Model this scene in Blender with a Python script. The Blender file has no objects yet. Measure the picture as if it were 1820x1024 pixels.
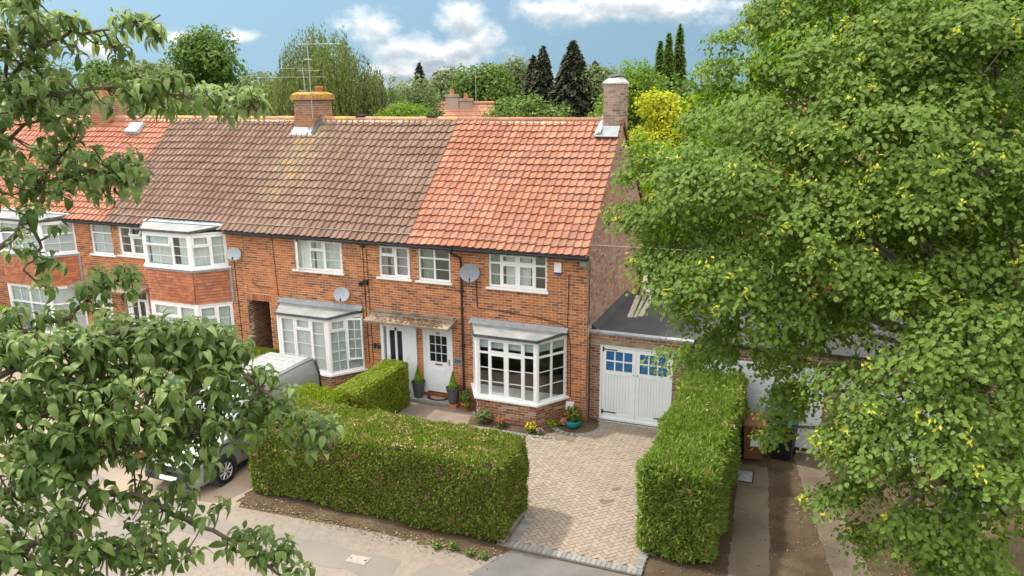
import bpy, math, random
import numpy as np
from mathutils import Matrix, Vector
random.seed(7); RNG = np.random.default_rng(7)
R = math.radians
SC = bpy.context.scene
COL = SC.collection

# ------------------------------------------------------------------ camera
CAM = Vector((5.41927, -18.88044, 8.82725))
FW = Vector((-0.35960628, 0.89966508, -0.24756024)); RT = Vector((0.92931457, 0.36919775, -0.00821226)); UP = Vector((-0.0840104, 0.23301452, 0.9688377))
cd = bpy.data.cameras.new('camera'); cam = bpy.data.objects.new('camera', cd); COL.objects.link(cam)
cd.sensor_width = 36.0; cd.lens = 1365.08 / 1820 * 36; cd.clip_start = 0.1; cd.clip_end = 3000
cam.matrix_world = Matrix(((RT.x, UP.x, -FW.x, CAM.x), (RT.y, UP.y, -FW.y, CAM.y), (RT.z, UP.z, -FW.z, CAM.z), (0, 0, 0, 1)))
SC.camera = cam

# ------------------------------------------------------------------ sun, sky, exposure
SUN_DIR = Vector((1.25, -0.03, -1.85)).normalized()          # the way the light travels
sl = bpy.data.lights.new('sun', 'SUN'); sl.energy = 2.6; sl.angle = R(2.0); sl.color = (1.0, 0.95, 0.87)
so = bpy.data.objects.new('sun', sl); COL.objects.link(so); so.rotation_euler = SUN_DIR.to_track_quat('-Z', 'Y').to_euler()
so.location = (0, 0, 40)
SC.view_settings.view_transform = 'Standard'; SC.view_settings.look = 'None'; SC.view_settings.gamma = 1.0
SC.view_settings.use_curve_mapping = False; SC.view_settings.exposure = 0.58

def make_world():
    w = bpy.data.worlds.new('World'); SC.world = w; w.use_nodes = True
    nt = w.node_tree; nd = nt.nodes; lk = nt.links; nd.clear()
    def n(t, **k):
        x = nd.new(t)
        for a, b in k.items(): setattr(x, a, b)
        return x
    def mth(op, a, b=None, c=None):
        x = n('ShaderNodeMath', operation=op)
        for i, v in enumerate((a, b, c)):
            if v is None: continue
            if isinstance(v, (int, float)): x.inputs[i].default_value = v
            else: lk.new(v, x.inputs[i])
        return x.outputs[0]
    out = n('ShaderNodeOutputWorld'); bg = n('ShaderNodeBackground'); lk.new(bg.outputs[0], out.inputs[0])
    geo = n('ShaderNodeTexCoord'); sep = n('ShaderNodeSeparateXYZ'); lk.new(geo.outputs['Generated'], sep.inputs[0])
    X, Y, Z = sep.outputs
    # the sky is looked up a little above the true elevation: clear blue down to the tree tops
    zz = mth('ADD', mth('MULTIPLY', mth('MAXIMUM', Z, -0.02), 0.9), 0.34)
    cmb = n('ShaderNodeCombineXYZ'); lk.new(X, cmb.inputs[0]); lk.new(Y, cmb.inputs[1]); lk.new(zz, cmb.inputs[2])
    nrm = n('ShaderNodeVectorMath', operation='NORMALIZE'); lk.new(cmb.outputs[0], nrm.inputs[0])
    sky = n('ShaderNodeTexSky', sky_type='NISHITA', sun_disc=False)
    sky.sun_elevation = math.asin(-SUN_DIR.z); sky.sun_rotation = math.atan2(-SUN_DIR.x, -SUN_DIR.y)
    sky.air_density = 1.1; sky.dust_density = 0.35; sky.ozone_density = 1.6
    lk.new(nrm.outputs[0], sky.inputs[0])
    # cumulus clouds: noise over azimuth and elevation, flat grey bases and bright heads, all round the sky
    az = mth('ARCTAN2', X, Y)                      # 0 = +y, negative to the left
    el = mth('ARCSINE', Z)
    def noise(e, sy, scale, detail, off=0.0):
        c = n('ShaderNodeCombineXYZ'); lk.new(az, c.inputs[0]); lk.new(mth('MULTIPLY', e, sy), c.inputs[1]); c.inputs[2].default_value = off
        t = n('ShaderNodeTexNoise'); t.inputs['Scale'].default_value = scale; t.inputs['Detail'].default_value = detail; t.inputs['Roughness'].default_value = 0.58
        lk.new(c.outputs[0], t.inputs['Vector']); return t.outputs[0]
    away = mth('MULTIPLY', mth('SUBTRACT', el, 0.16), 12.0); away.node.use_clamp = True
    side = mth('MULTIPLY', mth('SUBTRACT', mth('ABSOLUTE', mth('ADD', az, 0.38)), 0.62), 8.0); side.node.use_clamp = True
    gate = mth('MAXIMUM', away, side)
    def density(e):
        mid = noise(e, 1.5, 13, 4, 8.3); fine = noise(e, 1.4, 34, 7, 3.1); big = noise(e, 2.6, 4.2, 3, 1.7)
        cur = None
        for (a, ee, ra, re) in CLOUDS:
            dx = mth('DIVIDE', mth('SUBTRACT', az, a), ra); dy = mth('DIVIDE', mth('SUBTRACT', e, ee), re)
            o = mth('SUBTRACT', 1.0, mth('SQRT', mth('ADD', mth('MULTIPLY', dx, dx), mth('MULTIPLY', dy, dy)))); cur = o if cur is None else mth('MAXIMUM', cur, o)
        thick = n('ShaderNodeMapRange', interpolation_type='SMOOTHSTEP'); lk.new(e, thick.inputs[0]); thick.inputs[1].default_value = 0.10; thick.inputs[2].default_value = 0.34; thick.inputs[3].default_value = 0.47; thick.inputs[4].default_value = 0.20  # cloud cover made denser overhead, out of view, to raise the fill light
        gen = mth('MULTIPLY', mth('SUBTRACT', big, thick.outputs[0]), 4.0)
        cur = mth('MAXIMUM', cur, mth('SUBTRACT', mth('MULTIPLY', mth('ADD', gen, 1.0), gate), 1.0))
        return mth('ADD', cur, mth('ADD', mth('MULTIPLY', mth('SUBTRACT', mid, 0.5), 1.3), mth('MULTIPLY', mth('SUBTRACT', fine, 0.5), 1.5)))
    dens = density(el); above = density(mth('ADD', el, 0.011))
    mr = n('ShaderNodeMapRange', interpolation_type='SMOOTHSTEP'); lk.new(dens, mr.inputs[0])
    mr.inputs[1].default_value = -0.05; mr.inputs[2].default_value = 0.95
    # cloud standing above a point keeps the light off it: grey bellies, white heads
    mr2 = n('ShaderNodeMapRange', interpolation_type='SMOOTHSTEP'); lk.new(mth('ADD', above, mth('MULTIPLY', mth('SUBTRACT', noise(el, 2.0, 20, 4, 21.4), 0.5), 0.9)), mr2.inputs[0])
    mr2.inputs[1].default_value = 0.15; mr2.inputs[2].default_value = 1.05
    ccol = n('ShaderNodeMix', data_type='RGBA'); ccol.inputs[6].default_value = CLOUD_LIT; ccol.inputs[7].default_value = CLOUD_GREY
    thin = mth('SUBTRACT', 1.0, mth('MULTIPLY', el, 2.6)); thin.node.use_clamp = True      # grey fades with elevation: the unseen overhead cloud stays bright as added fill
    lk.new(mth('MULTIPLY', mr2.outputs[0], thin), ccol.inputs[0])
    tint = n('ShaderNodeMix', data_type='RGBA', blend_type='MULTIPLY'); tint.inputs[0].default_value = 1.0; tint.inputs[7].default_value = SKY_TINT
    lk.new(sky.outputs[0], tint.inputs[6])
    mx = n('ShaderNodeMix', data_type='RGBA'); lk.new(mth('MULTIPLY', mr.outputs[0], 0.92), mx.inputs[0]); lk.new(tint.outputs[2], mx.inputs[6]); lk.new(ccol.outputs[2], mx.inputs[7])
    # added fill for the shaded fronts: luminance lifted from horizon to zenith as in a cloudy sky, L = 1 + 2 sin(elevation)
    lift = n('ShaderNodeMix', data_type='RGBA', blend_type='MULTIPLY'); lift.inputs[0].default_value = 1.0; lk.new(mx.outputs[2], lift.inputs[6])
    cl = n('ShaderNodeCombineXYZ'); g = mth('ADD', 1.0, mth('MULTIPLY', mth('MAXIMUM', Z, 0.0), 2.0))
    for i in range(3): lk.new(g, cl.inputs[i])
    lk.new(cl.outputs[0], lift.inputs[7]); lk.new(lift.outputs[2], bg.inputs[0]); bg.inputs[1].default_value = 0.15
    w.cycles.sampling_method = 'MANUAL'; w.cycles.sample_map_resolution = 1024
CLOUD_LIT = (5.2, 5.1, 4.95, 1); CLOUD_GREY = (1.9, 2.1, 2.35, 1); SKY_TINT = (0.69, 0.70, 0.55, 1)
CLOUDS = [(-0.548, 0.074, 0.052, 0.030), (-0.51, 0.055, 0.07, 0.026), (-0.47, 0.045, 0.10, 0.030), (-0.437, 0.086, 0.042, 0.034), (-0.415, 0.062, 0.03, 0.03), (-0.48, 0.025, 0.11, 0.020),
    (-0.32, 0.097, 0.07, 0.024), (-0.24, 0.104, 0.09, 0.026), (-0.16, 0.097, 0.07, 0.024), (-0.77, 0.063, 0.030, 0.011), (-0.705, 0.067, 0.032, 0.010), (-0.86, 0.05, 0.03, 0.02), (-0.60, 0.13, 0.05, 0.02), (-0.50, 0.010, 0.17, 0.024), (-0.37, 0.012, 0.09, 0.016)]

# ------------------------------------------------------------------ materials
class Mat:
    def __init__(s, name, rough=0.7, spec=0.3, metal=0.0):
        s.m = bpy.data.materials.new(name); s.m.use_nodes = True
        s.nt = s.m.node_tree; s.nd = s.nt.nodes; s.lk = s.nt.links
        s.b = s.nd['Principled BSDF']; s.out = s.nd['Material Output']
        s.b.inputs['Roughness'].default_value = rough; s.b.inputs['Specular IOR Level'].default_value = spec; s.b.inputs['Metallic'].default_value = metal
        s._pos = None
    def n(s, t, **k):
        x = s.nd.new(t)
        for a, b in k.items(): setattr(x, a, b)
        return x
    def put(s, v, sock):
        if isinstance(v, (int, float)): sock.default_value = v
        elif isinstance(v, (tuple, list)): sock.default_value = tuple(v) if len(v) == 4 or sock.type == 'VECTOR' else tuple(v) + (1,)
        else: s.lk.new(v, sock)
    def math(s, op, a, b=0.0, clamp=False):
        x = s.n('ShaderNodeMath', operation=op, use_clamp=clamp); s.put(a, x.inputs[0]); s.put(b, x.inputs[1]); return x.outputs[0]
    def pos(s):
        if s._pos is None: s._pos = s.n('ShaderNodeNewGeometry').outputs['Position']
        return s._pos
    def scaled(s, vec):
        x = s.n('ShaderNodeVectorMath', operation='MULTIPLY'); s.lk.new(s.pos(), x.inputs[0]); x.inputs[1].default_value = vec; return x.outputs[0]
    def noise(s, scale, detail=3, vec=None, rough=0.55):
        x = s.n('ShaderNodeTexNoise'); x.inputs['Scale'].default_value = scale; x.inputs['Detail'].default_value = detail; x.inputs['Roughness'].default_value = rough
        s.lk.new(vec or s.pos(), x.inputs['Vector']); return x.outputs[0]
    def vor(s, scale, feature='F1', vec=None):
        x = s.n('ShaderNodeTexVoronoi', feature=feature); x.inputs['Scale'].default_value = scale; s.lk.new(vec or s.pos(), x.inputs['Vector']); return x
    def ramp(s, fac, stops, interp='LINEAR'):
        x = s.n('ShaderNodeValToRGB'); s.put(fac, x.inputs[0]); cr = x.color_ramp; cr.interpolation = interp
        while len(cr.elements) < len(stops): cr.elements.new(0.5)
        for e, (p, c) in zip(cr.elements, stops): e.position = p; e.color = (c[0], c[1], c[2], 1) if isinstance(c, (tuple, list)) else (c, c, c, 1)
        return x.outputs[0]
    def mix(s, f, a, b, blend='MIX'):
        x = s.n('ShaderNodeMix', data_type='RGBA', blend_type=blend); s.put(f, x.inputs[0]); s.put(a, x.inputs[6]); s.put(b, x.inputs[7]); return x.outputs[2]
    def rnd(s):
        at = s.n('ShaderNodeAttribute', attribute_name='rnd').outputs['Fac']; ob = s.n('ShaderNodeObjectInfo').outputs['Random']
        return s.math('FRACT', s.math('ADD', at, ob))
    def attr(s, nm): return s.n('ShaderNodeAttribute', attribute_name=nm).outputs['Fac']
    def col(s, c): s.put(c, s.b.inputs['Base Color']); return s
    def bump(s, h, strength=0.4, dist=0.01):
        x = s.n('ShaderNodeBump'); x.inputs['Strength'].default_value = strength; x.inputs['Distance'].default_value = dist
        s.lk.new(h, x.inputs['Height']); s.lk.new(x.outputs[0], s.b.inputs['Normal']); return s
    def rough(s, r): s.put(r, s.b.inputs['Roughness']); return s

def plain(name, c, rough=0.6, spec=0.3, metal=0.0, var=0.12, scale=6.0, bump=0.0):
    m = Mat(name, rough, spec, metal); f = m.noise(scale, 4)
    lo = tuple(x * (1 - var) for x in c); hi = tuple(min(1, x * (1 + var)) for x in c)
    m.col(m.ramp(f, [(0.3, lo), (0.7, hi)]))
    if bump: m.bump(m.noise(scale * 12, 3), bump, 0.004)
    return m.m

def brick_mat(name, stops, patch, patch_col, dirt=(0.10, 0.07, 0.05), dirt_amt=0.35):
    m = Mat(name, 0.85, 0.15); r = m.rnd()
    c = m.ramp(r, stops)
    big = m.noise(0.55, 4)
    c = m.mix(m.ramp(big, [(0.5, 0.0), (0.66, patch)]), c, patch_col)
    c = m.mix(m.math('MULTIPLY', m.ramp(m.noise(1.3, 5), [(0.52, 0.0), (0.7, 1.0)]), dirt_amt), c, dirt)
    c = m.mix(m.ramp(m.noise(30, 4), [(0.25, 0.0), (0.8, 0.32)]), c, m.mix(0.5, c, (0.03, 0.02, 0.02)))
    m.col(c); m.bump(m.noise(60, 3), 0.35, 0.004); return m.m

MT = {}
def build_materials():
    MT['brick'] = brick_mat('brick_orange', [(0.0, (0.21, 0.09, 0.06)), (0.2, (0.34, 0.13, 0.07)), (0.5, (0.48, 0.17, 0.075)), (0.8, (0.58, 0.205, 0.08)), (1.0, (0.66, 0.27, 0.10))], 0.45, (0.64, 0.225, 0.07))
    MT['brick_gable'] = brick_mat('brick_gable', [(0.0, (0.26, 0.15, 0.11)), (0.3, (0.38, 0.22, 0.16)), (0.7, (0.48, 0.27, 0.20)), (1.0, (0.54, 0.36, 0.28))], 0.7, (0.60, 0.27, 0.13), (0.50, 0.40, 0.35), 0.6)
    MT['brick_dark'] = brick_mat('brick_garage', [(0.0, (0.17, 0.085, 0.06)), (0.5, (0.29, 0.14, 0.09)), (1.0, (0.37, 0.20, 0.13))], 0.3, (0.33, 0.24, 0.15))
    MT['brick_pale'] = brick_mat('brick_limewashed', [(0.0, (0.22, 0.10, 0.07)), (0.4, (0.33, 0.13, 0.075)), (0.7, (0.38, 0.2, 0.14)), (1.0, (0.5, 0.42, 0.37))], 0.9, (0.5, 0.38, 0.33))
    MT['brick_chimney'] = brick_mat('brick_chimney', [(0.0, (0.16, 0.11, 0.085)), (0.3, (0.34, 0.23, 0.18)), (0.7, (0.46, 0.31, 0.24)), (1.0, (0.54, 0.42, 0.35))], 0.35, (0.5, 0.37, 0.28))
    m = Mat('brick_stack_lichen', 0.88, 0.12); r = m.rnd()
    c = m.ramp(r, [(0.0, (0.30, 0.10, 0.05)), (0.5, (0.42, 0.16, 0.075)), (1.0, (0.45, 0.22, 0.12))])
    sx = m.n('ShaderNodeSeparateXYZ'); m.lk.new(m.pos(), sx.inputs[0])
    up = m.math('MULTIPLY', m.math('SUBTRACT', sx.outputs[2], 8.0), 1.7, True)
    c = m.mix(m.math('MULTIPLY', up, m.ramp(m.noise(5, 4), [(0.3, 0.35), (0.6, 1.0)])), c, (0.22, 0.18, 0.13))
    lich = m.math('MULTIPLY', m.math('MULTIPLY', m.math('SUBTRACT', sx.outputs[2], 8.56), 6.0, True), m.ramp(m.noise(9, 3), [(0.42, 0.0), (0.52, 1.0)]))
    c = m.mix(lich, c, (0.50, 0.27, 0.03)); m.col(c); m.bump(m.noise(50, 3), 0.4, 0.005); MT['brick_stack'] = m.m
    MT['mortar'] = plain('mortar', (0.66, 0.51, 0.36), 0.9, 0.1, var=0.22, scale=3)
    MT['mortar_grey'] = plain('mortar_grey', (0.54, 0.47, 0.40), 0.9, 0.1, var=0.22, scale=3)
    # roof tiles
    def tile(name, stops, dark, lichen):
        m = Mat(name, 0.78, 0.2); r = m.rnd(); c = m.ramp(r, stops)
        st = m.noise(9, 4, m.scaled((1, 0.35, 0.35))); c = m.mix(m.ramp(st, [(0.48, 0.0), (0.75, 0.55)]), c, dark)
        c = m.mix(m.ramp(m.noise(0.7, 3), [(0.4, 0.0), (0.7, 0.22)]), c, m.mix(0.5, c, (0.5, 0.42, 0.36)))
        if lichen:
            s = m.n('ShaderNodeSeparateXYZ'); m.lk.new(m.pos(), s.inputs[0]); x, y, z = s.outputs
            ridge = m.math('MULTIPLY', m.math('SUBTRACT', z, 7.15), 1.1, True)
            strip = m.math('SUBTRACT', 1.0, m.math('MULTIPLY', m.math('ABSOLUTE', m.math('ADD', x, 10.35)), 0.55), True)
            strip = m.math('MULTIPLY', strip, m.math('MULTIPLY', m.math('SUBTRACT', z, 4.2), 0.42, True))
            amt = m.math('MAXIMUM', m.math('MULTIPLY', ridge, 0.55), m.math('MULTIPLY', strip, 0.9))
            nz = m.math('ADD', m.math('MULTIPLY', m.noise(16, 5), 0.9), m.math('ADD', m.math('MULTIPLY', m.noise(1.6, 3), 0.30), m.math('MULTIPLY', r, 0.10)))
            k = m.math('MULTIPLY', m.math('SUBTRACT', m.math('ADD', m.math('MULTIPLY', amt, 0.22), nz), 0.80), 9.0, True)
            c = m.mix(m.math('MULTIPLY', strip, 0.35), c, (0.24, 0.20, 0.14))
            c = m.mix(m.math('MULTIPLY', k, 0.85), c, m.ramp(m.noise(5, 2), [(0.45, (0.30, 0.26, 0.17)), (0.58, (0.42, 0.22, 0.05))]))
            sp = m.vor(3.4); k2 = m.math('LESS_THAN', sp.outputs['Distance'], 0.06)
            c = m.mix(m.math('MULTIPLY', k2, 0.7), c, (0.62, 0.58, 0.5))
        m.col(c); m.bump(m.noise(45, 3), 0.3, 0.004); return m.m
    MT['tile_red'] = tile('clay_tile_red', [(0.0, (0.275, 0.118, 0.075)), (0.3, (0.325, 0.13, 0.076)), (0.7, (0.365, 0.15, 0.085)), (1.0, (0.39, 0.185, 0.112))], (0.15, 0.085, 0.07), False)
    MT['tile_brown'] = tile('concrete_tile_brown', [(0.0, (0.172, 0.103, 0.073)), (0.5, (0.197, 0.118, 0.083)), (1.0, (0.225, 0.138, 0.098))], (0.11, 0.068, 0.052), True)
    MT['tile_left'] = tile('clay_tile_orange', [(0.0, (0.34, 0.13, 0.078)), (0.5, (0.41, 0.155, 0.09)), (1.0, (0.46, 0.20, 0.125))], (0.22, 0.10, 0.07), False)
    MT['hung'] = tile('hung_tile', [(0.0, (0.34, 0.12, 0.065)), (0.4, (0.48, 0.165, 0.08)), (1.0, (0.56, 0.21, 0.10))], (0.24, 0.10, 0.07), False)
    MT['ridge_red'] = MT['tile_red']
    m = Mat('ridge_lichen', 0.8, 0.15); r = m.rnd(); c = m.ramp(r, [(0, (0.40, 0.19, 0.12)), (1, (0.45, 0.28, 0.2))])
    c = m.mix(m.ramp(m.noise(3.2, 4), [(0.5, 0.0), (0.58, 1.0)]), c, (0.62, 0.31, 0.03)); c = m.mix(m.ramp(m.noise(6, 3), [(0.6, 0.0), (0.66, 0.8)]), c, (0.5, 0.46, 0.4)); m.col(c); MT['ridge_lichen'] = m.m
    MT['mortar_pale'] = plain('pale_flaunching', (0.58, 0.57, 0.53), 0.9, 0.1, var=0.15, scale=5)
    MT['upvc'] = plain('white_upvc', (0.90, 0.90, 0.90), 0.35, 0.4, var=0.03, scale=2)
    MT['white_paint'] = plain('white_paint', (0.84, 0.86, 0.88), 0.5, 0.3, var=0.05, scale=1.8)
    MT['lead_bar'] = plain('white_glazing_bar', (0.78, 0.78, 0.78), 0.4, var=0.03)
    # window glass: clear, reflecting
    m = Mat('window_glass'); m.nd.remove(m.b)
    tr = m.n('ShaderNodeBsdfTransparent'); tr.inputs[0].default_value = (0.90, 0.93, 0.93, 1)
    gl = m.n('ShaderNodeBsdfGlossy'); gl.inputs['Roughness'].default_value = 0.015; gl.inputs[0].default_value = (0.9, 0.95, 0.97, 1)
    lw = m.n('ShaderNodeLayerWeight'); lw.inputs[0].default_value = 0.5
    bp = m.n('ShaderNodeBump'); bp.inputs['Strength'].default_value = 0.06; bp.inputs['Distance'].default_value = 0.02; m.lk.new(m.noise(2.2, 1), bp.inputs['Height']); m.lk.new(bp.outputs[0], gl.inputs['Normal'])
    mx = m.n('ShaderNodeMixShader'); m.lk.new(m.math('ADD', m.math('MULTIPLY', m.math('POWER', lw.outputs['Facing'], 4.0), 0.8), 0.08, True), mx.inputs[0]); m.lk.new(tr.outputs[0], mx.inputs[1]); m.lk.new(gl.outputs[0], mx.inputs[2]); m.lk.new(mx.outputs[0], m.out.inputs[0]); MT['glass'] = m.m
    MT['black_glass'] = plain('dark_glass', (0.02, 0.025, 0.03), 0.05, 0.6, var=0.05)
    MT['blue_glass'] = plain('blue_backed_glass', (0.02, 0.13, 0.34), 0.25, 0.5, var=0.25, scale=9)
    MT['curtain'] = plain('net_curtain', (0.84, 0.86, 0.82), 0.9, 0.05, var=0.08, scale=4)
    MT['curtain_pink'] = plain('pink_curtain', (0.55, 0.45, 0.43), 0.9, 0.05, var=0.1)
    MT['curtain_green'] = plain('green_curtain', (0.33, 0.38, 0.30), 0.9, 0.05, var=0.2)
    MT['blind'] = plain('blind_slats', (0.82, 0.84, 0.83), 0.6, 0.2, var=0.05)
    MT['room'] = plain('room_plaster', (0.24, 0.20, 0.17), 0.9, 0.05, var=0.1, scale=1)
    MT['room_floor'] = plain('room_floor', (0.13, 0.08, 0.05), 0.6, 0.2, var=0.2, scale=3)
    MT['wood_dark'] = plain('dark_wood', (0.12, 0.07, 0.045), 0.5, 0.3, var=0.2)
    MT['gutter'] = plain('black_gutter_plastic', (0.025, 0.027, 0.03), 0.4, 0.4, var=0.15)
    MT['cable'] = plain('black_cable', (0.03, 0.028, 0.026), 0.6, 0.2)
    MT['wire'] = plain('grey_overhead_wire', (0.42, 0.40, 0.37), 0.5, 0.2)
    MT['lead'] = plain('lead_flashing', (0.30, 0.315, 0.33), 0.55, 0.4, var=0.2, scale=5, bump=0.3)
    m = Mat('mineral_felt', 0.85, 0.15); m.col(m.mix(m.ramp(m.noise(1.8, 5), [(0.35, 0.0), (0.7, 1.0)]), (0.22, 0.23, 0.225), (0.34, 0.345, 0.33))); m.bump(m.noise(70, 2), 0.4, 0.004); MT['felt'] = m.m
    MT['felt_dark'] = plain('dark_lead_edge', (0.10, 0.105, 0.11), 0.7, 0.2, var=0.3, scale=8)
    m = Mat('garage_felt', 0.65, 0.25); c = m.mix(m.ramp(m.noise(0.9, 5), [(0.45, 0.0), (0.7, 0.6)]), (0.045, 0.047, 0.052), (0.10, 0.10, 0.10)); c = m.mix(m.ramp(m.noise(2.3, 4), [(0.66, 0.0), (0.74, 0.6)]), c, (0.20, 0.13, 0.08)); m.col(c); m.bump(m.noise(40, 2), 0.3, 0.004); MT['garage_felt'] = m.m
    m = Mat('concrete_canopy', 0.9, 0.1); m.col(m.mix(m.ramp(m.noise(3, 5), [(0.4, 0.0), (0.65, 1.0)]), (0.33, 0.26, 0.19), (0.19, 0.145, 0.105))); m.bump(m.noise(30, 3), 0.4, 0.006); MT['canopy'] = m.m
    MT['moss'] = plain('dry_moss', (0.13, 0.085, 0.05), 0.95, 0.05, var=0.4, scale=20)
    m = Mat('lintel_concrete', 0.9, 0.1); m.col(m.mix(m.ramp(m.noise(3, 5), [(0.4, 0.0), (0.7, 1.0)]), (0.36, 0.29, 0.2), (0.2, 0.14, 0.09))); MT['lintel'] = m.m
    MT['concrete'] = plain('concrete', (0.34, 0.32, 0.29), 0.9, 0.1, var=0.2, scale=3, bump=0.3)
    MT['timber'] = plain('weathered_timber', (0.40, 0.36, 0.30), 0.85, 0.1, var=0.25, scale=9)
    MT['iron'] = plain('black_iron', (0.02, 0.02, 0.025), 0.5, 0.4)
    MT['brass'] = plain('brass', (0.55, 0.38, 0.12), 0.35, 0.5, 0.8)
    MT['steel'] = plain('galvanised_steel', (0.5, 0.5, 0.5), 0.4, 0.5, 0.7)
    MT['dish'] = plain('grey_dish_paint', (0.24, 0.26, 0.29), 0.45, 0.35, var=0.1, scale=3)
    MT['dish_pale'] = plain('pale_dish_paint', (0.42, 0.46, 0.50), 0.45, 0.35, var=0.1, scale=3)
    MT['terracotta'] = plain('terracotta', (0.46, 0.19, 0.10), 0.8, 0.2, var=0.2, scale=9)
    MT['turquoise'] = plain('turquoise_glaze', (0.02, 0.33, 0.40), 0.15, 0.6, var=0.15)
    MT['grey_pot'] = plain('grey_ribbed_plastic', (0.085, 0.09, 0.10), 0.5, 0.3, var=0.2)
    MT['bin_brown'] = plain('brown_bin_plastic', (0.20, 0.085, 0.04), 0.5, 0.3, var=0.1)
    MT['bin_black'] = plain('black_bin_plastic', (0.02, 0.02, 0.022), 0.5, 0.3)
    MT['bin_blue'] = plain('blue_bin_plastic', (0.015, 0.10, 0.38), 0.45, 0.3)
    MT['rubber'] = plain('tyre_rubber', (0.02, 0.02, 0.02), 0.8, 0.2)
    MT['alloy'] = plain('alloy_wheel', (0.55, 0.56, 0.57), 0.3, 0.5, 0.7)
    m = Mat('silver_car_paint', 0.28, 0.5, 0.35); m.b.inputs['Coat Weight'].default_value = 0.5; m.b.inputs['Coat Roughness'].default_value = 0.08; m.col(m.ramp(m.noise(1.5, 3), [(0.3, (0.30, 0.325, 0.325)), (0.7, (0.35, 0.375, 0.375))])); MT['silver'] = m.m
    m = Mat('dusty_van_roof', 0.55, 0.3, 0.1); m.col(m.ramp(m.noise(8, 5), [(0.3, (0.27, 0.27, 0.27)), (0.7, (0.36, 0.36, 0.355))])); MT['van_roof'] = m.m
    MT['plastic_dark'] = plain('dark_trim_plastic', (0.045, 0.047, 0.05), 0.6, 0.3)
    MT['lamp'] = plain('lamp_lens', (0.6, 0.62, 0.64), 0.1, 0.6, var=0.05)
    MT['red_lens'] = plain('red_lens', (0.4, 0.02, 0.02), 0.2, 0.5)
    MT['coir'] = plain('coir_mat', (0.36, 0.24, 0.14), 0.95, 0.05, var=0.2, scale=30)
    MT['slate_step'] = plain('grey_step', (0.28, 0.28, 0.27), 0.8, 0.15, var=0.15, scale=4)
    MT['quarry'] = plain('red_quarry_tile', (0.26, 0.085, 0.05), 0.6, 0.25, var=0.25, scale=8)
    # ground
    m = Mat('tarmac_path', 0.92, 0.12)
    c = m.mix(m.ramp(m.noise(0.35, 5), [(0.38, 0.0), (0.62, 1.0)]), (0.255, 0.21, 0.165), (0.205, 0.187, 0.168))
    c = m.mix(m.ramp(m.noise(2.2, 4), [(0.5, 0.0), (0.75, 0.5)]), c, (0.30, 0.245, 0.185))
    c = m.mix(m.ramp(m.noise(7, 7, None, 0.7), [(0.42, 0.0), (0.68, 0.55)]), c, (0.15, 0.125, 0.10)); c = m.mix(m.ramp(m.noise(38, 4), [(0.5, 0.0), (0.8, 0.6)]), c, (0.36, 0.31, 0.25))
    sp = m.vor(5.0); c = m.mix(m.math('MULTIPLY', m.math('LESS_THAN', sp.outputs['Distance'], 0.05), 0.5), c, (0.10, 0.085, 0.07))
    cr = m.vor(0.33, 'DISTANCE_TO_EDGE', m.n('ShaderNodeVectorMath', operation='ADD').outputs[0]); va = cr.inputs['Vector'].links[0].from_node
    m.lk.new(m.pos(), va.inputs[0]); nz = m.n('ShaderNodeTexNoise'); nz.inputs['Scale'].default_value = 2.5; nz.inputs['Detail'].default_value = 5; m.lk.new(m.pos(), nz.inputs['Vector']); m.lk.new(nz.outputs['Color'], va.inputs[1])
    c = m.mix(m.math('MULTIPLY', m.math('LESS_THAN', cr.outputs['Distance'], 0.006), 0.35), c, (0.14, 0.11, 0.085)); m.col(c); m.bump(m.noise(90, 3), 0.35, 0.006); MT['tarmac'] = m.m
    m = Mat('tarmac_patch', 0.92, 0.12); c = m.mix(m.ramp(m.noise(0.9, 5), [(0.35, 0.0), (0.65, 1.0)]), (0.19, 0.17, 0.15), (0.235, 0.20, 0.165)); c = m.mix(m.ramp(m.noise(110, 2), [(0.3, 0.0), (0.75, 0.5)]), c, (0.18, 0.16, 0.14)); m.col(c); m.bump(m.noise(90, 3), 0.35, 0.006); MT['tarmac_patch'] = m.m
    m = Mat('gravel_forecourt', 0.95, 0.1); c = m.mix(m.ramp(m.noise(0.5, 5), [(0.4, 0.0), (0.62, 1.0)]), (0.34, 0.265, 0.19), (0.265, 0.22, 0.17)); c = m.mix(m.ramp(m.noise(70, 2), [(0.35, 0.0), (0.7, 0.5)]), c, (0.25, 0.2, 0.15)); m.col(c); m.bump(m.noise(80, 3), 0.5, 0.008); MT['forecourt'] = m.m
    m = Mat('dark_tarmac', 0.92, 0.12); c = m.mix(m.ramp(m.noise(1.3, 5), [(0.35, 0.0), (0.7, 1.0)]), (0.10, 0.097, 0.093), (0.165, 0.155, 0.145)); c = m.mix(m.ramp(m.noise(45, 4), [(0.4, 0.0), (0.8, 0.6)]), c, (0.24, 0.22, 0.19)); m.col(c); m.bump(m.noise(90, 3), 0.4, 0.006); MT['tarmac_dark'] = m.m
    m = Mat('bare_earth', 0.95, 0.08); c = m.mix(m.ramp(m.noise(1.2, 5), [(0.4, 0.0), (0.65, 1.0)]), (0.075, 0.052, 0.033), (0.135, 0.098, 0.062)); c = m.mix(m.ramp(m.noise(25, 3), [(0.5, 0.0), (0.7, 0.6)]), c, (0.05, 0.035, 0.024)); c = m.mix(m.ramp(m.noise(0.8, 4), [(0.55, 0.0), (0.7, 0.5)]), c, (0.11, 0.115, 0.04)); c = m.mix(m.ramp(m.noise(60, 2), [(0.62, 0.0), (0.7, 0.6)]), c, (0.25, 0.19, 0.12)); m.col(c); m.bump(m.noise(22, 4), 0.8, 0.02); MT['earth'] = m.m  # earth tones darkened to stand in for the lime tree's missing shade
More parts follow.
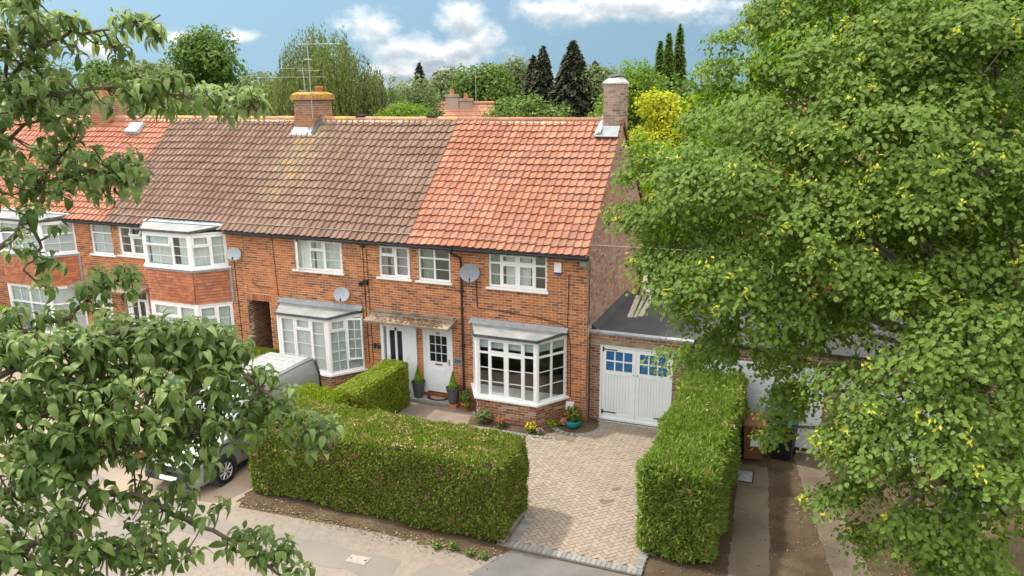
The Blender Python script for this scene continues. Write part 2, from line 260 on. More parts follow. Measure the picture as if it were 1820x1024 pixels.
    m = Mat('concrete_strip', 0.92, 0.1); c = m.mix(m.ramp(m.noise(0.9, 5), [(0.4, 0.0), (0.66, 1.0)]), (0.195, 0.155, 0.115), (0.105, 0.083, 0.06)); c = m.mix(m.ramp(m.noise(50, 3), [(0.45, 0.0), (0.75, 0.5)]), c, (0.2, 0.16, 0.12)); m.col(c); m.bump(m.noise(60, 3), 0.4, 0.006); MT['strip'] = m.m  # concrete tones darkened too, with the absent tree shade put into the colour
    m = Mat('lawn', 0.95, 0.08); c = m.mix(m.ramp(m.noise(0.4, 5), [(0.4, 0.0), (0.65, 1.0)]), (0.055, 0.095, 0.025), (0.10, 0.12, 0.04)); m.col(c); m.bump(m.noise(30, 4), 0.6, 0.03); MT['lawn'] = m.m
    m = Mat('herringbone_paver', 0.88, 0.15); r = m.rnd(); c = m.ramp(r, [(0.0, (0.26, 0.21, 0.165)), (0.35, (0.295, 0.24, 0.19)), (0.7, (0.32, 0.265, 0.21)), (0.93, (0.34, 0.27, 0.2)), (1.0, (0.28, 0.25, 0.22))]); c = m.mix(m.ramp(m.noise(0.8, 4), [(0.4, 0.0), (0.7, 0.35)]), c, (0.25, 0.19, 0.145)); c = m.mix(m.ramp(m.noise(60, 3), [(0.4, 0.0), (0.8, 0.3)]), c, (0.25, 0.19, 0.15)); m.col(c); m.bump(m.noise(70, 3), 0.35, 0.004); MT['paver'] = m.m
    MT['paver_stained'] = plain('oil_stained_paver', (0.19, 0.12, 0.085), 0.8, 0.2, var=0.25, scale=10)
    m = Mat('grey_sett', 0.88, 0.15); r = m.rnd(); m.col(m.mix(m.ramp(m.noise(40, 3), [(0.4, 0.0), (0.8, 0.4)]), m.ramp(r, [(0.0, (0.19, 0.19, 0.18)), (1.0, (0.28, 0.275, 0.255))]), (0.18, 0.17, 0.16))); MT['sett'] = m.m
    MT['joint_sand'] = plain('joint_sand', (0.20, 0.15, 0.11), 0.95, 0.05, var=0.2)
    m = Mat('path_slab', 0.9, 0.1); m.col(m.mix(m.ramp(m.noise(2.4, 4), [(0.4, 0.0), (0.65, 1.0)]), (0.27, 0.21, 0.165), (0.2, 0.165, 0.135))); MT['slab'] = m.m
    MT['cover'] = plain('manhole_cover_concrete', (0.32, 0.28, 0.23), 0.8, 0.2, var=0.12, scale=8)
    MT['cover_steel'] = plain('manhole_cover_steel', (0.36, 0.38, 0.40), 0.45, 0.4, 0.2, var=0.2, scale=8)
    MT['bark'] = plain('bark', (0.12, 0.095, 0.07), 0.95, 0.1, var=0.45, scale=9, bump=0.8)
    MT['bark_pale'] = plain('pale_bark', (0.34, 0.31, 0.27), 0.9, 0.1, var=0.4, scale=7, bump=0.5)
    MT['bark_lime'] = plain('lime_bark', (0.17, 0.145, 0.115), 0.9, 0.1, var=0.45, scale=7, bump=0.5)
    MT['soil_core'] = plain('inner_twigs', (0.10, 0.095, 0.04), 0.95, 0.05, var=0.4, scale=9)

def leaf_mat(name, stops, under=None, trans=0.35, rough=0.55, spec=0.18, patch=None, tint=None):
    m = Mat(name, rough, spec); r = m.rnd(); c = m.mix(1.0, m.ramp(r, stops), (1.0, 1.0, 1.0), 'MULTIPLY')
    big = m.noise(0.8, 3)
    c = m.mix(m.ramp(big, [(0.35, 0.0), (0.7, 0.4)]), c, m.mix(1.0, c, (0.62, 0.72, 0.5), 'MULTIPLY'))
    if patch: c = m.mix(m.math('MULTIPLY', m.ramp(m.noise(patch[1], 4), [(patch[2], 0.0), (patch[2] + 0.06, 1.0)]), m.ramp(r, [(0.15, 0.35), (0.5, 1.0)])), c, patch[0])
    if under: c = m.mix(m.n('ShaderNodeNewGeometry').outputs['Backfacing'], c, under)
    m.col(c)
    tl = m.n('ShaderNodeBsdfTranslucent'); m.put(m.mix(1.0, c, tint or (1.0, 1.25, 0.55), 'MULTIPLY'), tl.inputs[0])
    mx = m.n('ShaderNodeMixShader'); mx.inputs[0].default_value = trans; m.lk.new(m.b.outputs[0], mx.inputs[1]); m.lk.new(tl.outputs[0], mx.inputs[2]); m.lk.new(mx.outputs[0], m.out.inputs[0])
    return m.m

def build_leaf_materials():
    MT['leaf_lime'] = leaf_mat('lime_leaf', [(0.0, (0.05, 0.105, 0.010)), (0.4, (0.125, 0.215, 0.015)), (0.75, (0.225, 0.325, 0.024)), (0.93, (0.35, 0.42, 0.035)), (1.0, (0.52, 0.50, 0.055))], (0.17, 0.25, 0.05), 0.42)
    MT['litter'] = leaf_mat('dry_litter', [(0.0, (0.10, 0.065, 0.035)), (0.6, (0.24, 0.16, 0.085)), (0.9, (0.42, 0.32, 0.18)), (1.0, (0.2, 0.25, 0.06))], None, 0.1)
    MT['clippings'] = leaf_mat('brown_clippings', [(0.0, (0.30, 0.19, 0.10)), (0.6, (0.50, 0.34, 0.20)), (1.0, (0.62, 0.46, 0.28))], None, 0.2)
    MT['bract'] = leaf_mat('lime_bract', [(0.0, (0.50, 0.52, 0.06)), (0.6, (0.66, 0.62, 0.08)), (1.0, (0.72, 0.58, 0.10))], None, 0.4)
    MT['leaf_front'] = leaf_mat('whitebeam_leaf', [(0.0, (0.055, 0.105, 0.02)), (0.5, (0.115, 0.18, 0.042)), (0.85, (0.19, 0.265, 0.075)), (1.0, (0.33, 0.39, 0.15))], (0.36, 0.39, 0.24), 0.36, 0.45, 0.35)
    MT['leaf_hedge'] = leaf_mat('hedge_leaf', [(0.0, (0.11, 0.14, 0.022)), (0.5, (0.19, 0.25, 0.038)), (0.88, (0.29, 0.36, 0.06)), (1.0, (0.46, 0.33, 0.15))], None, 0.3, 0.6, 0.12, ((0.50, 0.32, 0.18), 3.4, 0.60))
    MT['leaf_cypress'] = leaf_mat('cypress_leaf', [(0.0, (0.13, 0.19, 0.03)), (0.5, (0.22, 0.31, 0.055)), (0.95, (0.32, 0.42, 0.09)), (1.0, (0.5, 0.33, 0.17))], None, 0.3, 0.6, 0.12, ((0.50, 0.33, 0.19), 3.2, 0.625))
    MT['leaf_privet'] = leaf_mat('privet_leaf', [(0.0, (0.14, 0.19, 0.014)), (0.5, (0.25, 0.32, 0.025)), (1.0, (0.40, 0.43, 0.045))], None, 0.35, 0.5, 0.25)
    MT['leaf_mid'] = leaf_mat('midgreen_leaf', [(0.0, (0.085, 0.145, 0.03)), (0.5, (0.14, 0.215, 0.045)), (1.0, (0.21, 0.29, 0.07))], None, 0.3)
    MT['leaf_bright'] = leaf_mat('bright_leaf', [(0.0, (0.12, 0.20, 0.02)), (0.5, (0.19, 0.29, 0.035)), (1.0, (0.28, 0.37, 0.06))], None, 0.35)
    MT['leaf_dark'] = leaf_mat('dark_conifer_needle', [(0.0, (0.035, 0.055, 0.032)), (0.6, (0.065, 0.085, 0.05)), (1.0, (0.14, 0.13, 0.075))], None, 0.15)
    MT['leaf_grey'] = leaf_mat('greygreen_leaf', [(0.0, (0.13, 0.165, 0.07)), (0.5, (0.19, 0.23, 0.10)), (1.0, (0.27, 0.30, 0.14))], None, 0.3)
    MT['leaf_birch'] = leaf_mat('birch_leaf', [(0.0, (0.12, 0.155, 0.045)), (0.5, (0.18, 0.22, 0.07)), (1.0, (0.26, 0.28, 0.10))], None, 0.3)
    MT['leaf_gold'] = leaf_mat('golden_leaf', [(0.0, (0.30, 0.33, 0.02)), (0.5, (0.50, 0.50, 0.03)), (1.0, (0.62, 0.58, 0.05))], None, 0.35)
    MT['leaf_yewlime'] = leaf_mat('bright_conifer', [(0.0, (0.14, 0.28, 0.012)), (1.0, (0.32, 0.46, 0.03))], None, 0.3)
    MT['flower_red'] = plain('red_petal', (0.65, 0.02, 0.05), 0.6); MT['flower_yellow'] = plain('yellow_petal', (0.75, 0.55, 0.01), 0.6); MT['flower_pink'] = plain('pink_petal', (0.6, 0.3, 0.4), 0.6)

# ------------------------------------------------------------------ mesh helpers
class MB:
    def __init__(s): s.v = []; s.f = []
    def add(s, vs, fs):
        b = len(s.v); s.v.extend([tuple(p) for p in vs]); s.f.extend([tuple(b + i for i in q) for q in fs]); return s
    def hexa(s, p):   # 4 bottom, 4 top
        return s.add(p, [(0, 3, 2, 1), (4, 5, 6, 7), (0, 1, 5, 4), (1, 2, 6, 5), (2, 3, 7, 6), (3, 0, 4, 7)])
    def box(s, x0, x1, y0, y1, z0, z1):
        return s.hexa([(x0, y0, z0), (x1, y0, z0), (x1, y1, z0), (x0, y1, z0), (x0, y0, z1), (x1, y0, z1), (x1, y1, z1), (x0, y1, z1)])
    def fbox(s, P, u0, u1, n0, n1, z0, z1):
        return s.hexa([P(u0, n1, z0), P(u1, n1, z0), P(u1, n0, z0), P(u0, n0, z0), P(u0, n1, z1), P(u1, n1, z1), P(u1, n0, z1), P(u0, n0, z1)])
    def prism(s, poly, z0, z1):
        n = len(poly); t = (lambda z, p: z(p) if callable(z) else z)
        vs = [(p[0], p[1], t(z0, p)) for p in poly] + [(p[0], p[1], t(z1, p)) for p in poly]
        return s.add(vs, [tuple(range(n - 1, -1, -1)), tuple(range(n, 2 * n))] + [(i, (i + 1) % n, n + (i + 1) % n, n + i) for i in range(n)])
    def tube(s, path, r, n=6, cap=True):
        pts = [Vector(p) for p in path]; rs = r if isinstance(r, (list, tuple)) else [r] * len(pts); rings = []
        for i, p in enumerate(pts):
            d = (pts[min(i + 1, len(pts) - 1)] - pts[max(i - 1, 0)])
            if d.length < 1e-9: d = Vector((0, 0, 1))
            d.normalize(); a = d.cross(Vector((0, 0, 1)) if abs(d.z) < 0.9 else Vector((1, 0, 0))).normalized(); b = d.cross(a)
            rings.append([p + (a * math.cos(2 * math.pi * k / n) + b * math.sin(2 * math.pi * k / n)) * rs[i] for k in range(n)])
        vs = [q for g in rings for q in g]; fs = []
        for i in range(len(pts) - 1):
            for k in range(n): fs.append((i * n + k, i * n + (k + 1) % n, (i + 1) * n + (k + 1) % n, (i + 1) * n + k))
        if cap: fs.append(tuple(range(n - 1, -1, -1))); fs.append(tuple((len(pts) - 1) * n + k for k in range(n)))
        return s.add(vs, fs)
    def lathe(s, prof, c, n=16, M=None):
        vs = []; fs = []
        for (r, z) in prof:
            for k in range(n):
                p = Vector((r * math.cos(2 * math.pi * k / n), r * math.sin(2 * math.pi * k / n), z)); p = (M @ p) if M else p; vs.append(p + Vector(c))
        for i in range(len(prof) - 1):
            for k in range(n): fs.append((i * n + k, i * n + (k + 1) % n, (i + 1) * n + (k + 1) % n, (i + 1) * n + k))
        return s.add(vs, fs)
    def mesh(s, name, smooth=False):
        me = bpy.data.meshes.new(name); me.from_pydata(s.v, [], s.f); me.update()
        if smooth: me.polygons.foreach_set('use_smooth', [True] * len(me.polygons))
        return me

WORLD = {}
def link(o, parent=None):
    COL.objects.link(o)
    if parent is not None:
        o.parent = parent; o.matrix_parent_inverse = WORLD[parent.name].inverted()
    WORLD[o.name] = o.matrix_basis.copy()
    return o
def tag(o, label=None, cat=None, group=None, kind=None):
    if label: o['label'] = label
    if cat: o['category'] = cat
    if group: o['group'] = group
    if kind: o['kind'] = kind
    return o
def obj(name, mb, mat, parent=None, smooth=False, **t):
    me = mb.mesh(name, smooth) if isinstance(mb, MB) else mb
    if not me.materials: me.materials.append(MT[mat] if isinstance(mat, str) else mat)
    o = bpy.data.objects.new(name, me); link(o, parent); return tag(o, **t)
def thing(name, label, cat, loc, group=None):
    o = bpy.data.objects.new(name, None); o.location = loc; o.empty_display_size = 0.2; o.matrix_basis = Matrix.Translation(Vector(loc)); link(o); return tag(o, label, cat, group)
def frame(O, U, N):
    O = Vector(O); U = Vector(U).normalized(); N = Vector(N).normalized()
    def P(u, n, z): return O + U * u + N * n + Vector((0, 0, z))
    P.O, P.U, P.N = O, U, N; return P
FRONT = frame((0, 0, 0), (1, 0, 0), (0, -1, 0))

def npmesh(name, V, F, rnd=None, flat=True):
    """V (n,3), F (m,k) with one k; fast mesh from arrays, rnd per vertex"""
    me = bpy.data.meshes.new(name); n = len(V); m, k = F.shape
    me.vertices.add(n); me.vertices.foreach_set('co', np.ascontiguousarray(V, dtype=np.float32).ravel())
    me.loops.add(m * k); me.loops.foreach_set('vertex_index', np.ascontiguousarray(F, dtype=np.int32).ravel())
    me.polygons.add(m); me.polygons.foreach_set('loop_start', np.arange(0, m * k, k, dtype=np.int32)); me.polygons.foreach_set('loop_total', np.full(m, k, dtype=np.int32))
    if rnd is not None:
        a = me.attributes.new('rnd', 'FLOAT', 'POINT'); a.data.foreach_set('value', np.ascontiguousarray(rnd, dtype=np.float32))
    me.update(calc_edges=True)
    if flat: me.shade_flat()
    return me

def scatter(name, tv, tf, pos, axes, rnd, flat=True):
    """copies of a template (verts tv, quads tf) at pos with 3x3 axes (columns already scaled)"""
    tv = np.asarray(tv, float); tf = np.asarray(tf, int); n = len(pos)
    V = np.einsum('nij,kj->nki', axes, tv) + pos[:, None, :]
    F = tf[None] + (np.arange(n) * len(tv))[:, None, None]
    return npmesh(name, V.reshape(-1, 3), F.reshape(-1, tf.shape[1]), np.repeat(rnd, len(tv)), flat)

def pieces(name, mats, tmpl, mat, parent, nmax=300, rest='stuff', key=None, smooth=False):
    """alike pieces: the nmax nearest as objects sharing one mesh, the others one stuff mesh"""
    if not mats: return
    cam_p = np.array(CAM); A = np.array([[list(r) for r in M] for M in mats]); d = np.linalg.norm(A[:, :3, 3] - cam_p, axis=1)
    order = np.argsort(d) if key is None else np.argsort([key(M) for M in mats])
    near, far = order[:nmax], order[nmax:]
    if len(near):
        me = tmpl.mesh(name, smooth); me.materials.append(MT[mat])
        for i in near:
            o = bpy.data.objects.new(name, me); o.matrix_basis = mats[i]; link(o, parent)
    if len(far):
        tv = np.array(tmpl.v); tf = np.array([list(f) for f in tmpl.f])
        me = scatter(rest, tv, tf, A[far, :3, 3], A[far, :3, :3], RNG.random(len(far)), not smooth); me.materials.append(MT[mat])
        o = bpy.data.objects.new(rest, me); link(o, parent); o['kind'] = 'stuff'

UNIT = MB().hexa([(0, 0, 0), (1, 0, 0), (1, 1, 0), (0, 1, 0), (0, 0, 1), (1, 0, 1), (1, 1, 1), (0, 1, 1)])   # y = outward
def bricks(P, u0, u1, z0, z1, openings=(), inside=None, off=0.0, jit=0.0025):
    out = []; k = int(math.floor(z0 / 0.075 + 1e-6))
    while k * 0.075 < z1 - 0.02:
        a = k * 0.075 + 0.0075; b = min(a + 0.060, z1); a = max(a, z0)
        u = u0 + off - (0.1125 if k % 2 else 0.0) - 0.225
        while u < u1:
            segs = [(max(u, u0), min(u + 0.210, u1))]
            for (x0, x1, y0, y1) in openings:
                if b > y0 + 0.02 and a < y1 - 0.02:
                    ns = []
                    for s in segs:
                        if s[1] <= x0 or s[0] >= x1: ns.append(s); continue
                        if s[0] < x0: ns.append((s[0], x0))
                        if s[1] > x1: ns.append((x1, s[1]))
                    segs = ns
            for s in segs:
                if s[1] - s[0] < 0.03: continue
                if inside:
                    s = inside(s[0], s[1], a, b)
                    if s is None: continue
                out.append((s[0], s[1], a, b))
            u += 0.225
        k += 1
    mats = []
    for (a, b, c, d) in out:
        o = P(a, -0.02, c); dep = 0.02 + random.uniform(-jit, jit); U = P.U * (b - a); N = P.N * dep
        mats.append(Matrix(((U.x, N.x, 0, o.x), (U.y, N.y, 0, o.y), (U.z, N.z, d - c, o.z), (0, 0, 0, 1))))
    return mats
def slab_panels(mb, P, u0, u1, z0, z1, openings, n0=-0.25, n1=-0.006):
    zs = sorted({z0, z1} | {min(max(o[i], z0), z1) for o in openings for i in (2, 3)})
    for a, b in zip(zs, zs[1:]):
        if b - a < 1e-4: continue
        segs = [(u0, u1)]
        for o in openings:
            if o[2] < b - 1e-4 and o[3] > a + 1e-4:
                ns = []
                for s in segs:
                    if s[1] <= o[0] or s[0] >= o[1]: ns.append(s); continue
                    if s[0] < o[0]: ns.append((s[0], o[0]))
                    if s[1] > o[1]: ns.append((o[1], s[1]))
                segs = ns
        for s in segs:
            if s[1] - s[0] > 1e-3: mb.fbox(P, s[0], s[1], n0, n1, a, b)

# ------------------------------------------------------------------ windows
def rot_mb(mb, i0, origin, axis, ang):
    M = Matrix.Translation(origin) @ Matrix.Rotation(ang, 4, axis) @ Matrix.Translation(-origin)
    for i in range(i0, len(mb.v)): mb.v[i] = tuple(M @ Vector(mb.v[i]))
def win_geo(P, u0, u1, z0, z1, cols, n=-0.05, edge=0.05):
    """cols: [(width share, [(height share, sash, hbars, vbars, open)])] rows from the top; returns frame, panes, bars"""
    fr, bars, panes = MB(), [], []
    d = 0.055
    fr.fbox(P, u0, u0 + edge, n - d, n, z0, z1); fr.fbox(P, u1 - edge, u1, n - d, n, z0, z1)
    fr.fbox(P, u0 + edge, u1 - edge, n - d, n, z0, z0 + edge); fr.fbox(P, u0 + edge, u1 - edge, n - d, n, z1 - edge, z1)
    a0, a1, b0, b1 = u0 + edge, u1 - edge, z0 + edge, z1 - edge; tw = sum(c[0] for c in cols); u = a0; ml = 0.05
    for ci, (w, rows) in enumerate(cols):
        ue = u + (a1 - a0) * w / tw
        cl, cr = u + (ml / 2 if ci else 0), ue - (ml / 2 if ci < len(cols) - 1 else 0)
        if ci < len(cols) - 1: fr.fbox(P, cr, cr + ml, n - d, n - 0.002, b0, b1)
        th = sum(r[0] for r in rows); z = b1
        for ri, (h, sash, hb, vb, op) in enumerate(rows):
            zb = z - (b1 - b0) * h / th
            t, b = z - (ml / 2 if ri else 0), zb + (ml / 2 if ri < len(rows) - 1 else 0)
            if ri < len(rows) - 1: fr.fbox(P, cl, cr, n - d, n - 0.003, b - ml, b)
            sw = 0.042 if sash else 0.006
            i0, j0 = len(fr.v), len(bars); pm = MB()
            nn = n + (0.012 if sash else -0.006)
            if sash:
                fr.fbox(P, cl, cl + sw, nn - 0.05, nn, b, t); fr.fbox(P, cr - sw, cr, nn - 0.05, nn, b, t)
                fr.fbox(P, cl + sw, cr - sw, nn - 0.05, nn, b, b + sw); fr.fbox(P, cl + sw, cr - sw, nn - 0.05, nn, t - sw, t)
            g0, g1, h0, h1 = cl + sw, cr - sw, b + sw, t - sw
            pm.fbox(P, g0, g1, nn - 0.034, nn - 0.026, h0, h1)
            for k in range(hb):
                zz = h0 + (h1 - h0) * (k + 1) / (hb + 1); bars.append(MB().fbox(P, g0, g1, nn - 0.024, nn - 0.010, zz - 0.010, zz + 0.010))
            for k in range(vb):
                uu = g0 + (g1 - g0) * (k + 1) / (vb + 1); bars.append(MB().fbox(P, uu - 0.010, uu + 0.010, nn - 0.0235, nn - 0.0115, h0, h1))
            if op:
                if op[0] == 'left': o, ax = P(cl, n, 0), Vector((0, 0, 1))
                elif op[0] == 'right': o, ax = P(cr, n, 0), Vector((0, 0, 1))
                else: o, ax = P(0, n, t), P.U
                rot_mb(fr, i0, o, ax, op[1]); rot_mb(pm, 0, o, ax, op[1])
                for bm in bars[j0:]: rot_mb(bm, 0, o, ax, op[1])
            panes.append(pm); z = zb
        u = ue
    return fr, panes, bars
def wavy(P, u0, u1, z0, z1, n, folds=9, amp=0.025):
    mb = MB(); N = folds * 6; vs = []
    for i in range(N + 1):
        u = u0 + (u1 - u0) * i / N; o = amp * math.sin(2 * math.pi * folds * i / N)
        vs += [P(u, n + o, z0), P(u, n + o * 0.8, z1)]
    return mb.add(vs, [(2 * i, 2 * i + 2, 2 * i + 3, 2 * i + 1) for i in range(N)])
def slats(P, u0, u1, z0, z1, n, pitch=0.034):
    mb = MB(); z = z0
    while z < z1:
        mb.add([P(u0, n + 0.012, z), P(u1, n + 0.012, z), P(u1, n - 0.008, z + 0.030), P(u0, n - 0.008, z + 0.030)], [(0, 1, 2, 3)]); z += pitch
    return mb
def dress(parent, P, u0, u1, z0, z1, n, inner):
    for it in inner:
        kind = it[0]
        if kind == 'net': obj('curtain', wavy(P, u0 + (u1 - u0) * it[1], u0 + (u1 - u0) * it[2], z0, z1, n - 0.12, max(3, int((u1 - u0) * (it[2] - it[1]) * 9)), 0.02), it[3] if len(it) > 3 else 'curtain', parent, True)
        elif kind == 'blind': obj('blind', slats(P, u0 + (u1 - u0) * it[1], u0 + (u1 - u0) * it[2], z0 + (z1 - z0) * it[3], z1, n - 0.085), 'blind', parent)
def window(parent, P, u0, u1, z0, z1, cols, n=-0.05, inner=(), sill=True):
    fr, panes, bars = win_geo(P, u0, u1, z0, z1, cols, n)
    w = obj('window', fr, 'upvc', parent)
    for p in panes: obj('pane', p, 'glass', w)
    for bm in bars: obj('glazing_bar', bm, 'lead_bar', w)
    if sill:
        s = MB().fbox(P, u0 - 0.07, u1 + 0.07, n - 0.03, 0.075, z0 - 0.055, z0 - 0.002); obj('sill', s, 'upvc', w)
    dress(w, P, u0, u1, z0, z1, n, inner); return w

def bay(parent, xlw, xlf, xrf, xrw, yf, z0, z1, lay, inner, tag_=None):
    """splayed bay between wall points xlw, xrw and front corners xlf, xrf; lay/inner = left, front, right"""
    fr, bars, panes = MB(), [], []
    c = [Vector((xlw, 0, 0)), Vector((xlf, yf, 0)), Vector((xrf, yf, 0)), Vector((xrw, 0, 0))]
    frs = []
    for i in range(3):
        U = (c[i + 1] - c[i]); L = U.length; U.normalize(); Nn = Vector((U.y, -U.x, 0)); P = frame(c[i], U, Nn); frs.append((P, L))
        f, p, b = win_geo(P, 0.03 if i else 0.0, L - (0.03 if i < 2 else 0.0), z0, z1, lay[i], n=0.0); fr.add(f.v, f.f); bars += b; panes += p
    for q in (c[1], c[2]):
        fr.tube([(q.x, q.y + 0.035, z0 - 0.001), (q.x, q.y + 0.035, z1 + 0.001)], 0.065, 10)
    w = obj('bay_window', fr, 'upvc', parent)
    for p in panes: obj('pane', p, 'glass', w)
    for bm in bars: obj('glazing_bar', bm, 'lead_bar', w)
    poly = [(xlw - 0.10, -0.005), (xlf - 0.06, yf - 0.085), (xrf + 0.06, yf - 0.085), (xrw + 0.10, -0.005)]
    obj('sill', MB().prism(poly, z0 - 0.06, z0 - 0.003), 'upvc', w)
    poly = [(xlw - 0.02, -0.006), (xlf - 0.015, yf - 0.025), (xrf + 0.015, yf - 0.025), (xrw + 0.02, -0.006)]
    obj('head_board', MB().prism(poly, z1 + 0.002, z1 + 0.055), 'upvc', w)
    for (P, L), it in zip(frs, inner): dress(w, P, 0.05, L - 0.05, z0 + 0.05, z1 - 0.03, 0.0, it)
    return w, frs
def bay_roof(w, xlw, xlf, xrf, xrw, yf, zb, zl, mat='felt', flash=0.11):
    ov = 0.09
    poly = [(xlw - 0.06, -0.004), (xlf - 0.05, yf - ov), (xrf + 0.05, yf - ov), (xrw + 0.06, -0.004)]
    zt = lambda p: zl + (zb - zl) * (1 - min(1, -p[1] / (-yf + ov)))
    obj('bay_roof', MB().prism(poly, lambda p: zt(p) - 0.05, zt), mat, w)
    e = MB(); k = 1.008
    pl = [Vector((p[0], p[1], zt(p))) for p in poly]
    for a, b in zip(pl, pl[1:]): 
        d = (b - a).normalized(); o = Vector((d.y, -d.x, 0)) * 0.012
        e.hexa([a + o + Vector((0, 0, -0.06)), b + o + Vector((0, 0, -0.06)), b - o * 2 + Vector((0, 0, -0.06)), a - o * 2 + Vector((0, 0, -0.06)), a + o + Vector((0, 0, 0.016)), b + o + Vector((0, 0, 0.016)), b - o * 2 + Vector((0, 0, 0.012)), a - o * 2 + Vector((0, 0, 0.012))])
    obj('roof_edge', e, 'felt_dark', w)
    obj('flashing', MB().hexa([(xlw - 0.05, -0.16, zb - 0.005), (xrw + 0.05, -0.16, zb - 0.005), (xrw + 0.06, -0.003, zb - 0.02), (xlw - 0.06, -0.003, zb - 0.02), (xlw - 0.05, -0.15, zb + 0.006), (xrw + 0.05, -0.15, zb + 0.006), (xrw + 0.06, -0.005, zb + flash), (xlw - 0.06, -0.005, zb + flash)]), 'lead', w)
def dwarf(parent, frs, z1, mat, mort='mortar'):
    ms = []; mo = MB()
    for P, L in frs:
        Q = frame(P.O - P.N * 0.0, P.U, P.N); ms += bricks(Q, 0, L, 0, z1, off=0.06, jit=0.004); slab_panels(mo, Q, 0.012, L - 0.012, 0, z1, ())
    o = obj('bay_wall', mo, mort, parent); pieces('brick', ms, UNIT, mat, o, 90, 'bricks'); return o
def hung_tiles(parent, frs, z0, z1):
    t = MB().hexa([(0, 0, 0), (1, 0, 0), (1, 1, 0), (0, 1, 0), (0, -0.3, 1), (1, -0.3, 1), (1, 0.35, 1), (0, 0.35, 1)]); ms = []; back = MB()
    for P, L in frs:
        back.fbox(P, 0.0, L, -0.10, 0.0, z0, z1); k = 0; z = z0
        while z < z1 - 0.03:
            u = -(0.0825 if k % 2 else 0.0)
            while u < L:
                a, b = max(u, 0), min(u + 0.162, L)
                if b - a > 0.02:
                    o = P(a, 0.012, z); U = P.U * (b - a); N = P.N * (0.040 + random.uniform(-0.004, 0.005)); h = min(0.112, z1 - z)
                    ms.append(Matrix(((U.x, N.x, 0, o.x), (U.y, N.y, 0, o.y), (0, 0, h, o.z + random.uniform(-.004, .004)), (0, 0, 0, 1))))
                u += 0.165
            z += 0.1; k += 1
    o = obj('tile_hanging', back, 'felt_dark', parent); pieces('hung_tile', ms, t, 'hung', o, 60, 'hung_tiles')

# ------------------------------------------------------------------ roofs
EY, EZ, RY, RZ = -0.24, 4.70, 3.42, 8.0
SL = math.hypot(RY - EY, RZ - EZ); SA = math.atan2(RZ - EZ, RY - EY); CA_, SA_ = math.cos(SA), math.sin(SA)
def tile_mesh(prof, L, th=0.020, lift=0.040):
    mb = MB(); n = len(prof); vs = []
    for (x, h) in prof: vs.append((x, 0, h + lift))
    for (x, h) in prof: vs.append((x, L, h))
    for (x, h) in prof: vs.append((x, 0.002, h + lift - th))
    fs = [(i, i + 1, n + i + 1, n + i) for i in range(n - 1)] + [(2 * n + i, 2 * n + i + 1, i + 1, i) for i in range(n - 1)]
    x, h = prof[-1]; b = len(vs); vs += [(x, 0, h + lift), (x, L, h), (x, L, h - 0.03), (x, 0, h + lift - 0.03)]; fs.append((b, b + 1, b + 2, b + 3))
    return mb.add(vs, fs)
RED_P = [(0.0, 0.016), (0.03, 0.004), (0.07, 0.0), (0.11, 0.006), (0.145, 0.020), (0.175, 0.036), (0.198, 0.041), (0.214, 0.033), (0.224, 0.008)]
BRN_P = [(0.0, 0.010), (0.012, 0.001), (0.03, 0.0), (0.10, 0.006), (0.130, 0.020), (0.150, 0.040), (0.172, 0.048), (0.196, 0.042), (0.213, 0.004)]
def spt(x, s, n=0.0): return Vector((x, EY + s * CA_ - n * SA_, EZ + s * SA_ + n * CA_))
